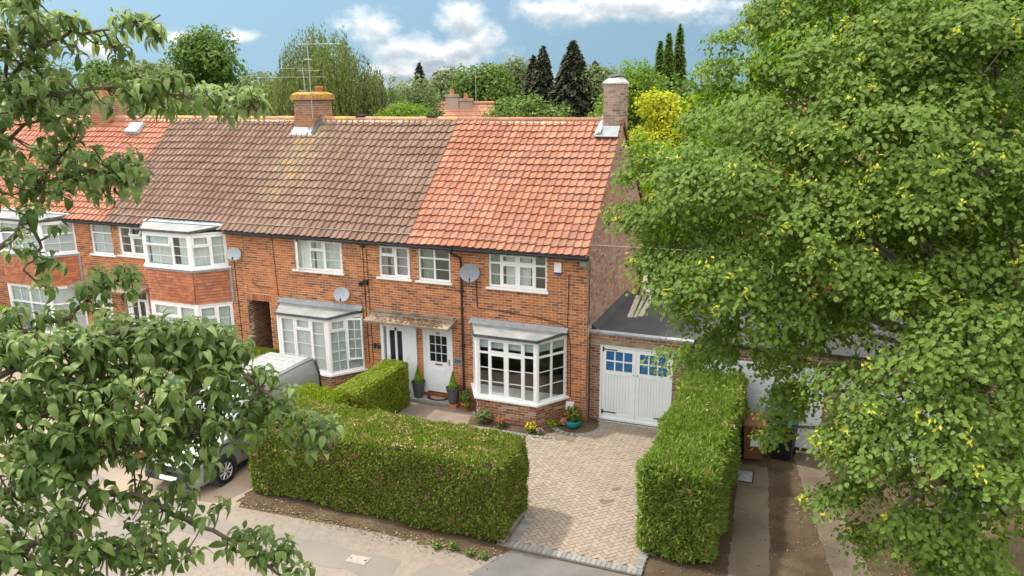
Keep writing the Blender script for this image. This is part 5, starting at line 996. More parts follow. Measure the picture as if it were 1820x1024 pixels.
def wheelie_bin(c, yaw, body, lid, label, sticker):
    t = thing('wheelie_bin', label, 'wheelie bin', c); M = Matrix.Translation(Vector(c)) @ Matrix.Rotation(yaw, 4, 'Z')
    def tr(mb):
        mb.v = [tuple(M @ Vector(p)) for p in mb.v]; return mb
    b = [(-0.22, -0.26, 0.06), (0.22, -0.26, 0.06), (0.22, 0.22, 0.06), (-0.22, 0.22, 0.06), (-0.28, -0.35, 0.95), (0.28, -0.35, 0.95), (0.28, 0.33, 0.95), (-0.28, 0.33, 0.95)]
    obj('body', tr(MB().hexa(b).box(-0.295, 0.295, -0.365, 0.345, 0.92, 0.965)), body, t)
    obj('lid', tr(MB().hexa([(-0.30, -0.39, 0.968), (0.30, -0.39, 0.968), (0.30, 0.36, 0.985), (-0.30, 0.36, 0.985), (-0.28, -0.36, 1.0), (0.28, -0.36, 1.0), (0.27, 0.30, 1.07), (-0.27, 0.30, 1.07)])), lid, t)
    obj('handle', tr(MB().tube([(-0.24, 0.34, 0.93), (-0.24, 0.42, 0.98), (0.24, 0.42, 0.98), (0.24, 0.34, 0.93)], 0.018, 6)), body, t)
    for s in (-1, 1):
        w = obj('wheel', tr(MB().tube([(s * 0.20, 0.26, 0.10), (s * 0.26, 0.26, 0.10)], 0.10, 16)), 'rubber', t); obj('hub', tr(MB().tube([(s * 0.255, 0.26, 0.10), (s * 0.268, 0.26, 0.10)], 0.04, 10)), 'plastic_dark', w)
    if sticker: obj('sticker', tr(MB().hexa([(-0.10, -0.305, 0.42), (0.12, -0.305, 0.42), (0.12, -0.300, 0.42), (-0.10, -0.300, 0.42), (-0.10, -0.322, 0.60), (0.12, -0.322, 0.60), (0.12, -0.316, 0.60), (-0.10, -0.316, 0.60)])), 'upvc', t)
def aerial(label, base, top, bars, rot=0.35):
    t = thing('tv_aerial', label, 'aerial', base); obj('mast', MB().tube([base, top], 0.017, 6), 'steel', t)
    for (z, dx, L, n, sp) in bars:
        d = Vector((math.cos(dx), math.sin(dx), 0)); o = Vector((top[0], top[1], z)); b = MB().tube([o - d * L * 0.25, o + d * L * 0.75], 0.0065, 5); e = Vector((-d.y, d.x, 0))
        for k in range(n):
            q = o + d * L * (-0.22 + 0.95 * k / max(1, n - 1)); b.tube([q - e * sp, q + e * sp], 0.0035, 4)
        obj('antenna_boom', b, 'steel', t)
def build_small():
    dish('large grey satellite dish between downpipe and upper window', (-3.27, -0.26, 4.02), 0.27, 'dish', R(22), R(-18))
    dish('pale satellite dish above the felt roof of the ground-floor bay', (-7.50, -0.22, 3.02), 0.23, 'dish_pale', R(22), R(-18))
    dish('pale satellite dish right of the tile-hung upper bay', (-11.42, -0.20, 3.97), 0.22, 'dish_pale', R(28), R(-18))
    t = thing('alarm_box', 'white burglar alarm box with blue base under the eaves', 'alarm box', (-0.81, 0, 4.28))
    obj('cover', MB().hexa([(-0.90, -0.07, 4.19), (-0.70, -0.07, 4.19), (-0.70, -0.003, 4.19), (-0.90, -0.003, 4.19), (-0.90, -0.05, 4.45), (-0.70, -0.05, 4.45), (-0.70, -0.003, 4.45), (-0.90, -0.003, 4.45)]), 'upvc', t); obj('strobe', MB().box(-0.89, -0.71, -0.072, -0.003, 4.135, 4.188), 'bin_blue', t)
    aerial('tall television mast with two antennas on the lichened chimney', (-10.38, 2.95, 8.0), (-10.40, 2.95, 10.45), [(10.38, R(15), 1.5, 9, 0.16), (9.35, R(200), 2.2, 3, 0.3), (9.9, R(-60), 0.6, 5, 0.12)])
    aerial('thin leaning aerial mast behind the lichened chimney', (-11.5, 4.25, 7.5), (-11.64, 4.3, 9.7), [(9.68, R(205), 1.4, 2, 0.25), (9.6, R(25), 0.8, 3, 0.15)])
    # doorstep, mat, pots
    t = thing('doorstep', 'grey doorstep slab under the white panelled front door', 'doorstep', (-4.5, -0.2, 0)); obj('tread', MB().box(-5.22, -3.98, -0.42, -0.032, 0.055, 0.12), 'slate_step', t); obj('riser', MB().box(-5.20, -4.0, -0.40, -0.034, 0.0, 0.054), 'slate_step', t)
    t = thing('doormat', 'half-round coir doormat with black border on the grey step', 'doormat', (-4.5, -0.12, 0.12))
    hp = lambda r, dx=0: [(-4.47 + r * math.cos(R(a)), -0.06 + r * 0.8 * math.sin(R(a))) for a in range(180, 361, 12)]
    obj('border', MB().prism(hp(0.34), 0.121, 0.130), 'rubber', t); obj('pile', MB().prism(hp(0.25), 0.1305, 0.136), 'coir', t)
    ribs = [(0.09, 0.0)] + [p for k in range(8) for p in ((0.125 + k * 0.009, 0.02 + k * 0.055), (0.133 + k * 0.009, 0.045 + k * 0.055))] + [(0.205, 0.47), (0.215, 0.49), (0.19, 0.49), (0.185, 0.44)]
    for c, lab in (((-5.02, -0.24, 0.121), 'ribbed dark grey pot with clipped conifer on the step, beside the hedge'), ((-3.86, -0.30, 0.12), 'ribbed dark grey pot with lime-green conifer raised on brick by the downpipe')):
        P, N = cone_pts((c[0], c[1], c[2] + 0.44), 0.16, 0.52, 900)
        pot_plant('potted_conifer', lab, 'potted plant', c, ribs, 'grey_pot', [('conifer', P, N, 0.05, 'leaf_yewlime', KT)], 'grey pots beside the front door')
    tag(obj('brick_block', MB().box(-4.0, -3.72, -0.42, -0.18, 0.0, 0.119), 'terracotta'), 'orange brick block under the grey pot by the downpipe', 'brick')
    P, N = ball((-3.42, -0.40, 0.42), 0.2, 500, (1, 1, 1.1), 0.3); P2, N2 = ball((-3.35, -0.47, 0.22), 0.11, 160)
    pot_plant('potted_plant', 'small terracotta pot with bushy green plant beside the bay', 'potted plant', (-3.42, -0.40, 0.0), [(0.09, 0.0), (0.13, 0.2), (0.145, 0.2), (0.145, 0.25), (0.125, 0.25), (0.12, 0.22)], 'terracotta', [('foliage', P, N, 0.055, 'leaf_mid', OT), ('trailing_foliage', P2, N2, 0.05, 'leaf_privet', OT)])
    P, N = ball((-0.20, -0.46, 0.40), 0.26, 700, (1, 1, 0.85), 0.3); P2, N2 = ball((-0.22, -0.52, 0.44), 0.26, 26, (1, 1, 0.8), 0.95)
    pot_plant('flower_bowl', 'turquoise glazed bowl of red flowers at the house corner', 'potted plant', (-0.20, -0.46, 0.022), [(0.10, 0.0), (0.17, 0.06), (0.21, 0.14), (0.21, 0.2), (0.22, 0.22), (0.19, 0.22), (0.18, 0.18)], 'turquoise', [('foliage', P, N, 0.07, 'leaf_mid', OT), ('flowers', P2, N2, 0.075, 'flower_red', KT)])
    plant_clump('bedding_plant', 'yellow flowers in the bed at the hedge end', (-1.15, -1.18, 0.02), 0.16, 0.30, 160, 0.06, 'leaf_mid', [('flower_yellow', 90, 0.06)], 'flowers')
    plant_clump('bedding_plant', 'red flowers in the bed under the bay window', (-2.05, -1.12, 0.02), 0.18, 0.32, 160, 0.06, 'leaf_mid', [('flower_red', 50, 0.06)], 'flowers')
    plant_clump('bedding_plant', 'pale pink flowers beside the yellow ones at the hedge end', (-0.88, -1.22, 0.02), 0.11, 0.2, 90, 0.05, 'leaf_mid', [('flower_pink', 30, 0.05)], 'flowers')
    plant_clump('leafy_plant', 'grey-green leafy plant against the limewashed bay wall', (-2.6, -1.05, 0.02), 0.24, 0.45, 260, 0.07, 'leaf_grey')
    plant_clump('leafy_plant', 'trailing green weeds at the foot of the bay side wall', (-0.72, -0.58, 0.02), 0.2, 0.18, 160, 0.06, 'leaf_privet')
    plant_clump('leafy_plant', 'rusty red leafy plant beside the turquoise bowl', (-0.48, -0.42, 0.02), 0.14, 0.24, 110, 0.06, 'terracotta')
    for i, (x, y, lab) in enumerate(((-1.05, -6.85, 'weed tuft in the earth below the hedge, nearest its middle'), (-0.72, -6.78, 'tallest weed tuft in the earth below the hedge'), (-0.33, -6.82, 'broad weed tuft below the hedge near the driveway'), (-0.06, -6.80, 'weed tuft below the hedge, closest to the driveway'))):
        plant_clump('weed_tuft', lab, (x, y, 0.0), 0.10, 0.14 if i != 1 else 0.2, 50, 0.06, 'leaf_mid', (), 'weed')
    P, N = ball((-9.72, -6.1, 0.55), 0.3, 500, (1, 1, 0.8), 0.3)
    pot_plant('potted_plant', 'wide terracotta bowl planter beside the parked van', 'potted plant', (-9.72, -6.1, 0.0), [(0.2, 0), (0.3, 0.2), (0.36, 0.34), (0.38, 0.34), (0.38, 0.4), (0.33, 0.4), (0.32, 0.36)], 'terracotta', [('foliage', P, N, 0.08, 'leaf_mid', OT)])
    wheelie_bin((4.44, -0.50, 0.0), R(12), 'bin_brown', 'bin_brown', 'brown wheelie bin with white sticker beside the cypress hedge', True)
    wheelie_bin((5.15, -0.22, 0.0), R(-8), 'bin_black', 'bin_blue', 'black wheelie bin with bright blue lid under the lime tree', False)
    tag(obj('overhead_wire', MB().tube([(-14 + i * 2.4, -2.0 + (0.10 * i), 5.26 + 0.12 * ((i - 6) / 6) ** 2) for i in range(14)], 0.006, 5), 'wire'), 'thin overhead wire crossing in front of the roofs', 'wire')
    t = thing('garden_furniture', 'small blue plastic garden item beyond the garage, half hidden by leaves', 'garden item', (-2.3, 20.0, 0)); obj('seat', MB().hexa([(-2.7, 19.6, 0.5), (-2.0, 19.6, 0.5), (-2.0, 20.2, 0.6), (-2.7, 20.2, 0.6), (-2.7, 19.6, 0.6), (-2.0, 19.6, 0.6), (-2.0, 20.2, 0.7), (-2.7, 20.2, 0.7)]), 'bin_blue', t); obj('backrest', MB().box(-2.7, -2.0, 20.2, 20.3, 0.6, 1.5), 'bin_blue', t)
    for s in (-2.65, -2.05): obj('leg', MB().box(s - 0.03, s + 0.03, 19.7, 20.2, 0.0, 0.5), 'bin_blue', t)

# ------------------------------------------------------------------ the van
def build_van():
    t = thing('parked_van', 'silver panel van parked nose to the street behind the long hedge', 'van', (-7.75, -4.7, 0))
    cx, yF = -7.74, -7.05
    st = [(0.0, 0.70, 0.30, 0.62), (0.04, 0.78, 0.24, 0.74), (0.14, 0.82, 0.22, 0.86), (0.35, 0.855, 0.22, 0.97), (0.7, 0.865, 0.22, 1.06), (1.05, 0.87, 0.22, 1.13), (1.12, 0.87, 0.22, 1.18), (1.4, 0.87, 0.22, 1.46), (1.7, 0.87, 0.22, 1.72), (1.9, 0.87, 0.22, 1.80), (2.3, 0.87, 0.22, 1.84), (3.2, 0.87, 0.22, 1.85), (4.2, 0.87, 0.22, 1.84), (4.6, 0.865, 0.22, 1.80), (4.68, 0.855, 0.24, 1.74), (4.72, 0.83, 0.30, 1.6)]
    vs, n = [], 0
    for (d, hw, zb, zt) in st:
        tall = max(0.0, min(1.0, (zt - 1.13) / 0.6)); rw = hw * (0.94 - 0.10 * tall); q = min(zt, 1.0)
        half = [(hw * 0.90, zb), (hw * 0.99, zb + 0.12), (hw, min(0.62, zt - 0.1)), (hw * 0.995, min(0.95, zt - 0.06)), (hw * (0.985 - 0.02 * tall), zt - 0.05 - 0.5 * tall * (zt - 1.05)), (rw + 0.02, zt - 0.05), (rw - 0.05, zt - 0.008), (rw * 0.5, zt + 0.012), (0, zt + 0.016)]
        ring = [(x, z) for x, z in half] + [(-x, z) for x, z in half[-2::-1]]; n = len(ring); vs += [(cx + x, yF + d, z) for x, z in ring]
    fs = [(i * n + k, i * n + k + 1, (i + 1) * n + k + 1, (i + 1) * n + k) for i in range(len(st) - 1) for k in range(n - 1)] + [tuple(range(n)), tuple((len(st) - 1) * n + k for k in range(n))[::-1]]
    obj('body', MB().add(vs, fs), 'silver', t, True)
    rp = MB()
    for k in range(9):
        y = yF + 2.25 + k * 0.26; rp.box(cx - 0.5, cx + (0.52 if k % 2 else 0.3), y - 0.03, y + 0.03, 1.85, 1.872)
    pn = obj('roof_panel', MB().hexa([(cx - 0.66, yF + 1.98, 1.83), (cx + 0.66, yF + 1.98, 1.83), (cx + 0.66, yF + 4.55, 1.83), (cx - 0.66, yF + 4.55, 1.83), (cx - 0.64, yF + 2.0, 1.866), (cx + 0.64, yF + 2.0, 1.866), (cx + 0.64, yF + 4.5, 1.866), (cx - 0.64, yF + 4.5, 1.866)]), 'van_roof', t); obj('roof_rib', rp, 'van_roof', pn)
    for s in (-1, 1):
        obj('roof_rail', MB().tube([(cx + s * 0.70, yF + 1.9, 1.80), (cx + s * 0.71, yF + 2.4, 1.83), (cx + s * 0.71, yF + 4.2, 1.83), (cx + s * 0.70, yF + 4.6, 1.79)], 0.035, 6), 'silver', t, True)
        obj('rear_pillar_trim', MB().tube([(cx + s * 0.74, yF + 4.62, 1.76), (cx + s * 0.80, yF + 4.66, 1.4), (cx + s * 0.84, yF + 4.67, 0.9)], 0.055, 6), 'plastic_dark', t, True)
        x = cx + s * 0.872; obj('cab_window', MB().hexa([(x - .01, yF + 1.35, 1.12), (x - .01, yF + 2.35, 1.10), (x + .004, yF + 2.35, 1.10), (x + .004, yF + 1.35, 1.12), (x - .075 * s - .01, yF + 1.75, 1.62), (x - .085 * s - .01, yF + 2.33, 1.68), (x - .085 * s + .006, yF + 2.33, 1.68), (x - .075 * s + .006, yF + 1.75, 1.62)]), 'black_glass', t)
        obj('side_moulding', MB().box(min(x, x + s * 0.012), max(x, x + s * 0.012), yF + 1.4, yF + 4.3, 0.50, 0.60), 'plastic_dark', t)
        m = obj('wing_mirror', MB().lathe([(0, -0.1), (0.07, -0.07), (0.09, 0.0), (0.07, 0.08), (0, 0.1)], (cx + s * 1.0, yF + 1.38, 1.13), 8), 'plastic_dark', t, True); obj('mirror_arm', MB().tube([(cx + s * 0.85, yF + 1.38, 1.08), (cx + s * 0.98, yF + 1.38, 1.10)], 0.025, 5), 'plastic_dark', m)
        obj('headlight', MB().hexa([(cx + s * 0.48, yF + 0.10, 0.66), (cx + s * 0.80, yF + 0.22, 0.68), (cx + s * 0.80, yF + 0.32, 0.68), (cx + s * 0.48, yF + 0.2, 0.66), (cx + s * 0.52, yF + 0.16, 0.84), (cx + s * 0.83, yF + 0.42, 0.90), (cx + s * 0.83, yF + 0.5, 0.90), (cx + s * 0.52, yF + 0.26, 0.84)]), 'lamp', t)
        obj('tail_light', MB().box(cx + s * 0.80 - 0.04, cx + s * 0.80 + 0.04, yF + 4.69, yF + 4.74, 0.9, 1.3), 'red_lens', t)
        for d in (0.82, 3.62):
            xa, xb = cx + s * 0.70, cx + s * 0.895; y = yF + d
            obj('wheel_arch', MB().tube([(cx + s * 0.66, y, 0.36), (cx + s * 0.878, y, 0.36)], 0.39, 24), 'plastic_dark', t)
            M = Matrix.Rotation(R(90) * s, 3, 'Y'); w = obj('wheel', MB().lathe([(0.20, -0.09), (0.30, -0.10), (0.325, -0.07), (0.325, 0.06), (0.30, 0.09), (0.215, 0.095)], (cx + s * 0.80, y, 0.325), 28, M), 'rubber', t, True)
            rim = MB().lathe([(0.215, 0.09), (0.205, 0.095), (0.195, 0.07), (0.19, 0.03)], (cx + s * 0.80, y, 0.325), 24, M)
            for k in range(9):
                a = 2 * math.pi * k / 9; p0 = Vector((cx + s * 0.885, y + 0.04 * math.cos(a), 0.325 + 0.04 * math.sin(a))); p1 = Vector((cx + s * 0.882, y + 0.2 * math.cos(a), 0.325 + 0.2 * math.sin(a))); rim.tube([p0, p1], 0.016, 4)
            rim.tube([(cx + s * 0.86, y, 0.325), (cx + s * 0.897, y, 0.325)], 0.055, 12); obj('rim', rim, 'alloy', w)
            obj('wheel_disc', MB().tube([(cx + s * 0.80, y, 0.325), (cx + s * 0.83, y, 0.325)], 0.19, 20), 'plastic_dark', w)
    obj('windscreen', MB().hexa([(cx - 0.76, yF + 1.14, 1.20), (cx + 0.76, yF + 1.14, 1.20), (cx + 0.76, yF + 1.2, 1.17), (cx - 0.76, yF + 1.2, 1.17), (cx - 0.68, yF + 1.67, 1.715), (cx + 0.68, yF + 1.67, 1.715), (cx + 0.68, yF + 1.72, 1.70), (cx - 0.68, yF + 1.72, 1.70)]), 'black_glass', t)
    obj('bumper', MB().box(cx - 0.70, cx + 0.70, yF - 0.03, yF + 0.04, 0.30, 0.46), 'plastic_dark', t); obj('grille', MB().box(cx - 0.42, cx + 0.42, yF - 0.01, yF + 0.06, 0.60, 0.68), 'plastic_dark', t); obj('number_plate', MB().box(cx - 0.26, cx + 0.26, yF - 0.045, yF - 0.031, 0.34, 0.45), 'upvc', t)

# ------------------------------------------------------------------ trees
def foliage_mesh(name, P, N, size, mat, parent, tmpl=KT, spread=0.55, kind=None):
    s = size * RNG.uniform(0.6, 1.35, len(P)); me = scatter(name, tmpl[0], tmpl[1], P, rframes(N, spread) * s[:, None, None], RNG.random(len(P))); me.materials.append(MT[mat])
    o = obj(name, me, mat, parent)
    if kind: o['kind'] = kind
    return o
def btree(name, label, x, y, zt, zb, r, mat, n, size, shape='round', group='trees behind the houses', bark='bark'):
    if shape == 'round': size *= 1.15; n = int(n * 1.3); r *= 1.08
    t = thing(name, label, 'tree', (x, y, 0), group); h = zt - zb; c = np.array([x, y, (zt + zb) / 2])
    tr = MB().tube([(x, y, -0.1), (x + 0.1, y, zb * 0.5), (x - 0.05, y + 0.05, zb + h * 0.3), (x, y, zt - h * 0.15)], [0.05 * r + 0.16, 0.045 * r + 0.12, 0.03 * r + 0.06, 0.02], 7)
    if shape == 'conifer':
        k = RNG.random(n) ** 0.6; a = RNG.random(n) * 6.283; lay = 0.72 + 0.28 * np.abs(np.sin(k * 26 + 2 * np.sin(a * 3))); rr = r * k ** 0.8 * lay * np.sqrt(RNG.uniform(0.2, 1.05, n)) + 0.03
        P = np.stack([x + rr * np.cos(a), y + rr * np.sin(a), zt - k * h - 0.25 * rr], 1); N = np.stack([np.cos(a) * 0.7, np.sin(a) * 0.7, np.full(n, 0.7)], 1)
        for k2 in range(14):
            q = random.random(); b = random.random() * 6.283; z = zt - q * h; tr.tube([(x, y, z + 0.1), (x + r * q * .8 * math.cos(b), y + r * q * .8 * math.sin(b), z - 0.2)], 0.03, 4)
        s = size * RNG.uniform(0.6, 1.35, n); d = np.stack([np.cos(a), np.sin(a), np.full(n, -0.35)], 1) + RNG.normal(0, 0.3, (n, 3)); d /= np.linalg.norm(d, axis=1, keepdims=True); z = N + RNG.normal(0, .35, (n, 3)); yv = np.cross(z, d); yv /= np.linalg.norm(yv, axis=1, keepdims=True); A = np.stack([d * 1.5, yv, np.cross(d, yv)], 2)
        me = scatter('crown', KITE_V, KITE_F, P, A * s[:, None, None], RNG.random(n)); me.materials.append(MT[mat]); obj('crown', me, mat, t)
    elif shape == 'birch':
        ns = n // 34; a = RNG.random(ns) * 6.283; rad = r * np.sqrt(RNG.random(ns)); top = zt - (rad / r) ** 2.4 * h * 0.30 - RNG.random(ns) ** 1.5 * h * 0.38 - 0.05 * h * (1 + np.sin(a * 3 + rad * 4)); L = RNG.uniform(0.22, 0.55, ns) * h; Ps, Ns = [], []
        for k in range(34):
            f = (k + RNG.random(ns)) / 34; ro = rad + 0.10 * r * np.minimum(f * 2.2, 1) + RNG.normal(0, 0.06, ns); Ps.append(np.stack([x + ro * np.cos(a) + RNG.normal(0, .05, ns), y + ro * np.sin(a) + RNG.normal(0, .05, ns), top - f * L], 1)); Ns.append(np.stack([np.cos(a), np.sin(a), np.full(ns, 0.3)], 1))
        P, N = np.concatenate(Ps), np.concatenate(Ns); s = size * RNG.uniform(0.6, 1.3, len(P)); d = np.array([0, 0, -1.0]) + RNG.normal(0, 0.35, P.shape); d /= np.linalg.norm(d, axis=1, keepdims=True); z = N + RNG.normal(0, .5, P.shape); yv = np.cross(z, d); yv /= np.linalg.norm(yv, axis=1, keepdims=True); A = np.stack([d * 1.25, yv * 0.8, np.cross(d, yv)], 2)
        me = scatter('crown', KITE_V, KITE_F, P, A * s[:, None, None], RNG.random(len(P))); me.materials.append(MT[mat]); obj('crown', me, mat, t)
        for k2 in range(26):
            b = random.random() * 6.283; q = math.sqrt(random.random()) * r; z = zb + h * random.uniform(0.2, 0.55); tr.tube([(x, y, z), (x + q * .6 * math.cos(b), y + q * .6 * math.sin(b), z + h * 0.26), (x + q * math.cos(b), y + q * math.sin(b), min(zt - 0.2, z + h * 0.36))], [0.06, 0.035, 0.012], 5)
    else:
        hz = h / 2; nl = 16 if shape == 'round' else 12; L = []
        for k in range(nl):
            d = np.array([random.gauss(0, 1), random.gauss(0, 1), random.gauss(0.15, 1)]); d /= np.linalg.norm(d); q = random.uniform(0.42, 0.78); e = np.array([r, r, hz]); lr = random.uniform(0.36, 0.56) * min(r, hz) * (1.25 if shape == 'round' else 1.0); L.append((c + d * e * q, lr))
            tr.tube([(x, y, zb + h * random.uniform(0.0, 0.35)), tuple((c + d * e * q * 0.5)), tuple(c + d * e * q)], [0.09, 0.05, 0.02], 5)
        L.append((c + np.array([0, 0, hz * 0.62]), 0.38 * min(r, hz)))
        if shape == 'tall': L = [(c + (p - c) * np.array([1, 1, 1.15]), q) for p, q in L]
        Ps, Ns = [], []; tot = sum(q * q for _, q in L)
        for p, q in L:
            m = int(n * q * q / tot); P, N = ball(p, q, m, (1, 1, 0.85), 0.62); P += N * (lump(P, 2.2 / max(q, 0.4)) * 0.10 * q)[:, None]; Ps.append(P); Ns.append(N + np.array([0, 0, 0.45]))
        foliage_mesh('crown', np.concatenate(Ps), np.concatenate(Ns), size, mat, t)
    obj('trunk', tr, bark, t)

def build_background():
    A = []
    def T(*a, **k): btree(*a, **k)
    T('willow_tree', 'rounded loose-leaved tree rising alone behind the left brown roof', -36.48, 26.66, 13.04, 5.6, 2.9, 'leaf_mid', 9000, 0.26)
    T('birch_tree', 'tall weeping birch with hanging strands behind the lichened chimney', -16.4, 12.4, 12.1, 4.0, 2.55, 'leaf_birch', 40000, 0.13, 'birch', bark='bark_pale')
    T('birch_tree', 'lower weeping crown at the right flank of the tall birch', -14.0, 13.4, 10.0, 4.0, 1.35, 'leaf_birch', 14000, 0.13, 'birch', bark='bark_pale')
    T('broadleaf_tree', 'small distant tree top just above the orange roof at left', -69.4, 46.9, 13.1, 6, 2.4, 'leaf_mid', 3000, 0.4)
    T('broadleaf_tree', 'distant brownish tree line tree left of the loose rounded tree', -69.8, 52.3, 13.2, 6, 4.0, 'leaf_birch', 4000, 0.45)
    T('broadleaf_tree', 'thin pale tree between the rounded tree and the birch', -27.75, 21.8, 10.9, 5, 1.6, 'leaf_grey', 2400, 0.17)
    T('broadleaf_tree', 'distant green tree half hidden by the loose rounded tree', -54.9, 41.2, 11.8, 6, 2.6, 'leaf_birch', 3000, 0.35)
    T('broadleaf_tree', 'pale green tree directly right of the birch', -15.4, 19.5, 9.7, 4.5, 1.7, 'leaf_grey', 6000, 0.15)
    T('broadleaf_tree', 'bright bushy tree above the brown ridge right of the birch', -10.7, 9.9, 8.62, 4.8, 1.2, 'leaf_bright', 8000, 0.11)
    T('broadleaf_tree', 'low bright bush above the ridge before the orange roofs', -12.3, 11.5, 8.7, 4.8, 1.1, 'leaf_bright', 6000, 0.11)
    T('conifer_tree', 'small dark distant conifer with open top', -29.3, 45.7, 11.4, 5, 1.5, 'leaf_dark', 3000, 0.4, shape='conifer')
    T('broadleaf_tree', 'grey-green domed willow behind the orange roofs', -20.4, 32.4, 10.7, 5, 2.0, 'leaf_grey', 8000, 0.2)
    T('broadleaf_tree', 'dark green dome-shaped tree right of the grey-green dome', -15.6, 28.8, 10.7, 5, 2.0, 'leaf_mid', 9000, 0.2)
    T('broadleaf_tree', 'airy light green tree left of the dark conifers', -19.0, 44.4, 12.0, 5, 2.1, 'leaf_grey', 5000, 0.24)
    T('conifer_tree', 'dark slim conifer beside the tallest conifer', -12.7, 32.5, 11.8, 4, 2.1, 'leaf_dark', 11000, 0.27, shape='conifer')
    T('conifer_tree', 'tallest dark broad conifer behind the red roof', -10.2, 31.3, 12.0, 4, 3.2, 'leaf_dark', 18000, 0.30, shape='conifer')
    T('conifer_tree', 'dark conifer shoulder left of the slim conifer', -15.4, 38.0, 11.5, 4, 2.2, 'leaf_dark', 8000, 0.3, shape='conifer')
    T('conifer_tree', 'short dark conifer right of the tallest conifer', -9.3, 33.4, 10.8, 4, 2.2, 'leaf_dark', 8000, 0.28, shape='conifer')
    T('broadleaf_tree', 'big leafy mid-green tree just behind the red ridge', -5.5, 10.4, 9.05, 4.4, 1.9, 'leaf_mid', 18000, 0.13)
    T('broadleaf_tree', 'grey-green birch behind the end chimney, left side', -8.4, 31.8, 11.1, 4, 1.8, 'leaf_grey', 6000, 0.2)
    T('broadleaf_tree', 'bright green round tree behind the end chimney', -3.3, 18.1, 10.45, 4.5, 1.45, 'leaf_bright', 10000, 0.13)
    T('broadleaf_tree', 'small bright shrub top left of the end chimney', -3.2, 12.6, 9.0, 4, 0.7, 'leaf_bright', 3500, 0.10)
    T('golden_tree', 'golden yellow tree right of the end chimney', -0.1, 9.6, 9.2, 4.4, 1.15, 'leaf_gold', 8000, 0.11)
    for (x, y, zt, r, lab) in ((-13.3, 81.1, 15.8, 1.0, 'distant poplar, middle of three tall spires'), (-12.5, 84.0, 17.0, 1.2, 'tallest distant poplar spire beside the lime tree'), (-13.8, 78.3, 14.6, 0.9, 'lowest distant poplar spire, leftmost of three')): T('poplar_tree', lab, x, y, zt, 4, r * 1.5, 'leaf_mid', 4000, 0.5, 'conifer')
    T('garden_shrub', 'grey-green shrub below the golden tree behind the gable', 0.55, 9.3, 8.3, 2.0, 1.15, 'leaf_mid', 9000, 0.10)
    T('garden_shrub', 'dark green shrub low behind the gable and garage', -0.3, 13.5, 6.0, 0.4, 1.6, 'leaf_mid', 7000, 0.13)
    T('garden_shrub', 'tall leafy shrub beyond the garage seen past the lime', 1.6, 17.5, 7.2, 0.6, 2.0, 'leaf_mid', 6000, 0.15)
    T('broadleaf_tree', 'pale bush above the ridge between big tree and chimney', -2.3, 9.4, 8.6, 4, 0.9, 'leaf_grey', 4000, 0.10)
    for (x, y, zt, zb, r, m, lab) in ((-1.1, 29.2, 11.4, 1, 3.0, 'leaf_mid', 'dense tree glimpsed behind the left flank of the lime'), (3.24, 36.8, 12.3, 1, 4.0, 'leaf_mid', 'dense tree behind the lime, left of centre'), (9.5, 39.4, 12.6, 1, 4.6, 'leaf_bright', 'dense tree behind the middle of the lime'), (17.2, 42.3, 12.2, 1, 5.4, 'leaf_mid', 'dense tree behind the lime at the right edge'), (-44.6, 17.3, 11.0, 4, 3.4, 'leaf_mid', 'tree behind the far orange roof at the left edge'), (-35.7, 15.1, 10.4, 4, 2.8, 'leaf_mid', 'bushy tree behind the far chimney at left'), (-20.2, 13.2, 9.6, 4, 1.7, 'leaf_birch', 'brownish bushy tree left of the lichened chimney'), (-25.5, 12.0, 9.2, 4, 1.8, 'leaf_mid', 'low green tree above the left brown ridge'), (-30.0, 13.5, 9.3, 4, 1.9, 'leaf_birch', 'low olive tree above the far orange ridge')): T('broadleaf_tree', lab, x, y, zt, zb, r, m, 6000 if y < 20 else 4500, 0.16 if y < 20 else 0.3)
    # far wood: one mass along the horizon
    n = 26000; x = RNG.uniform(-150, 60, n); y = 75 + 40 * RNG.random(n) + 0.1 * np.abs(x); top = 8.6 + 1.7 * np.sin(x * 0.21) + 1.2 * np.sin(x * 0.53 + 1) + 0.8 * np.sin(x * 1.3); z = top * RNG.random(n) ** 0.5
    P = np.stack([x, y, z], 1); N = np.tile(np.array([0, -0.6, 0.7]), (n, 1)); s = 0.9 * RNG.uniform(0.6, 1.4, n); me = scatter('far_woods', KITE_V, KITE_F, P, rframes(N, .6) * s[:, None, None], RNG.random(n)); me.materials.append(MT['leaf_mid'])
    tag(obj('far_woods', me, 'leaf_mid'), 'distant belt of green woods along the horizon', 'woods', kind='stuff')
    # far cottages with orange roofs
    def cottage(label, x, y, w, d, ze, zr, chims, rot):
        t = thing('cottage', label, 'house', (x, y, 0), 'far brick houses'); M = Matrix.Translation((x, y, 0)) @ Matrix.Rotation(rot, 4, 'Z')
        def tr(mb): mb.v = [tuple(M @ Vector(p)) for p in mb.v]; return mb
        obj('walls', tr(MB().box(-w / 2, w / 2, -d / 2, d / 2, 0, ze).add([(-w / 2, -d / 2, ze), (-w / 2, d / 2, ze), (-w / 2, 0, zr - 0.1), (w / 2, -d / 2, ze), (w / 2, d / 2, ze), (w / 2, 0, zr - 0.1)], [(0, 1, 2), (3, 5, 4)])), 'brick', t)
        rf = MB(); rows = 14; o = 0.3
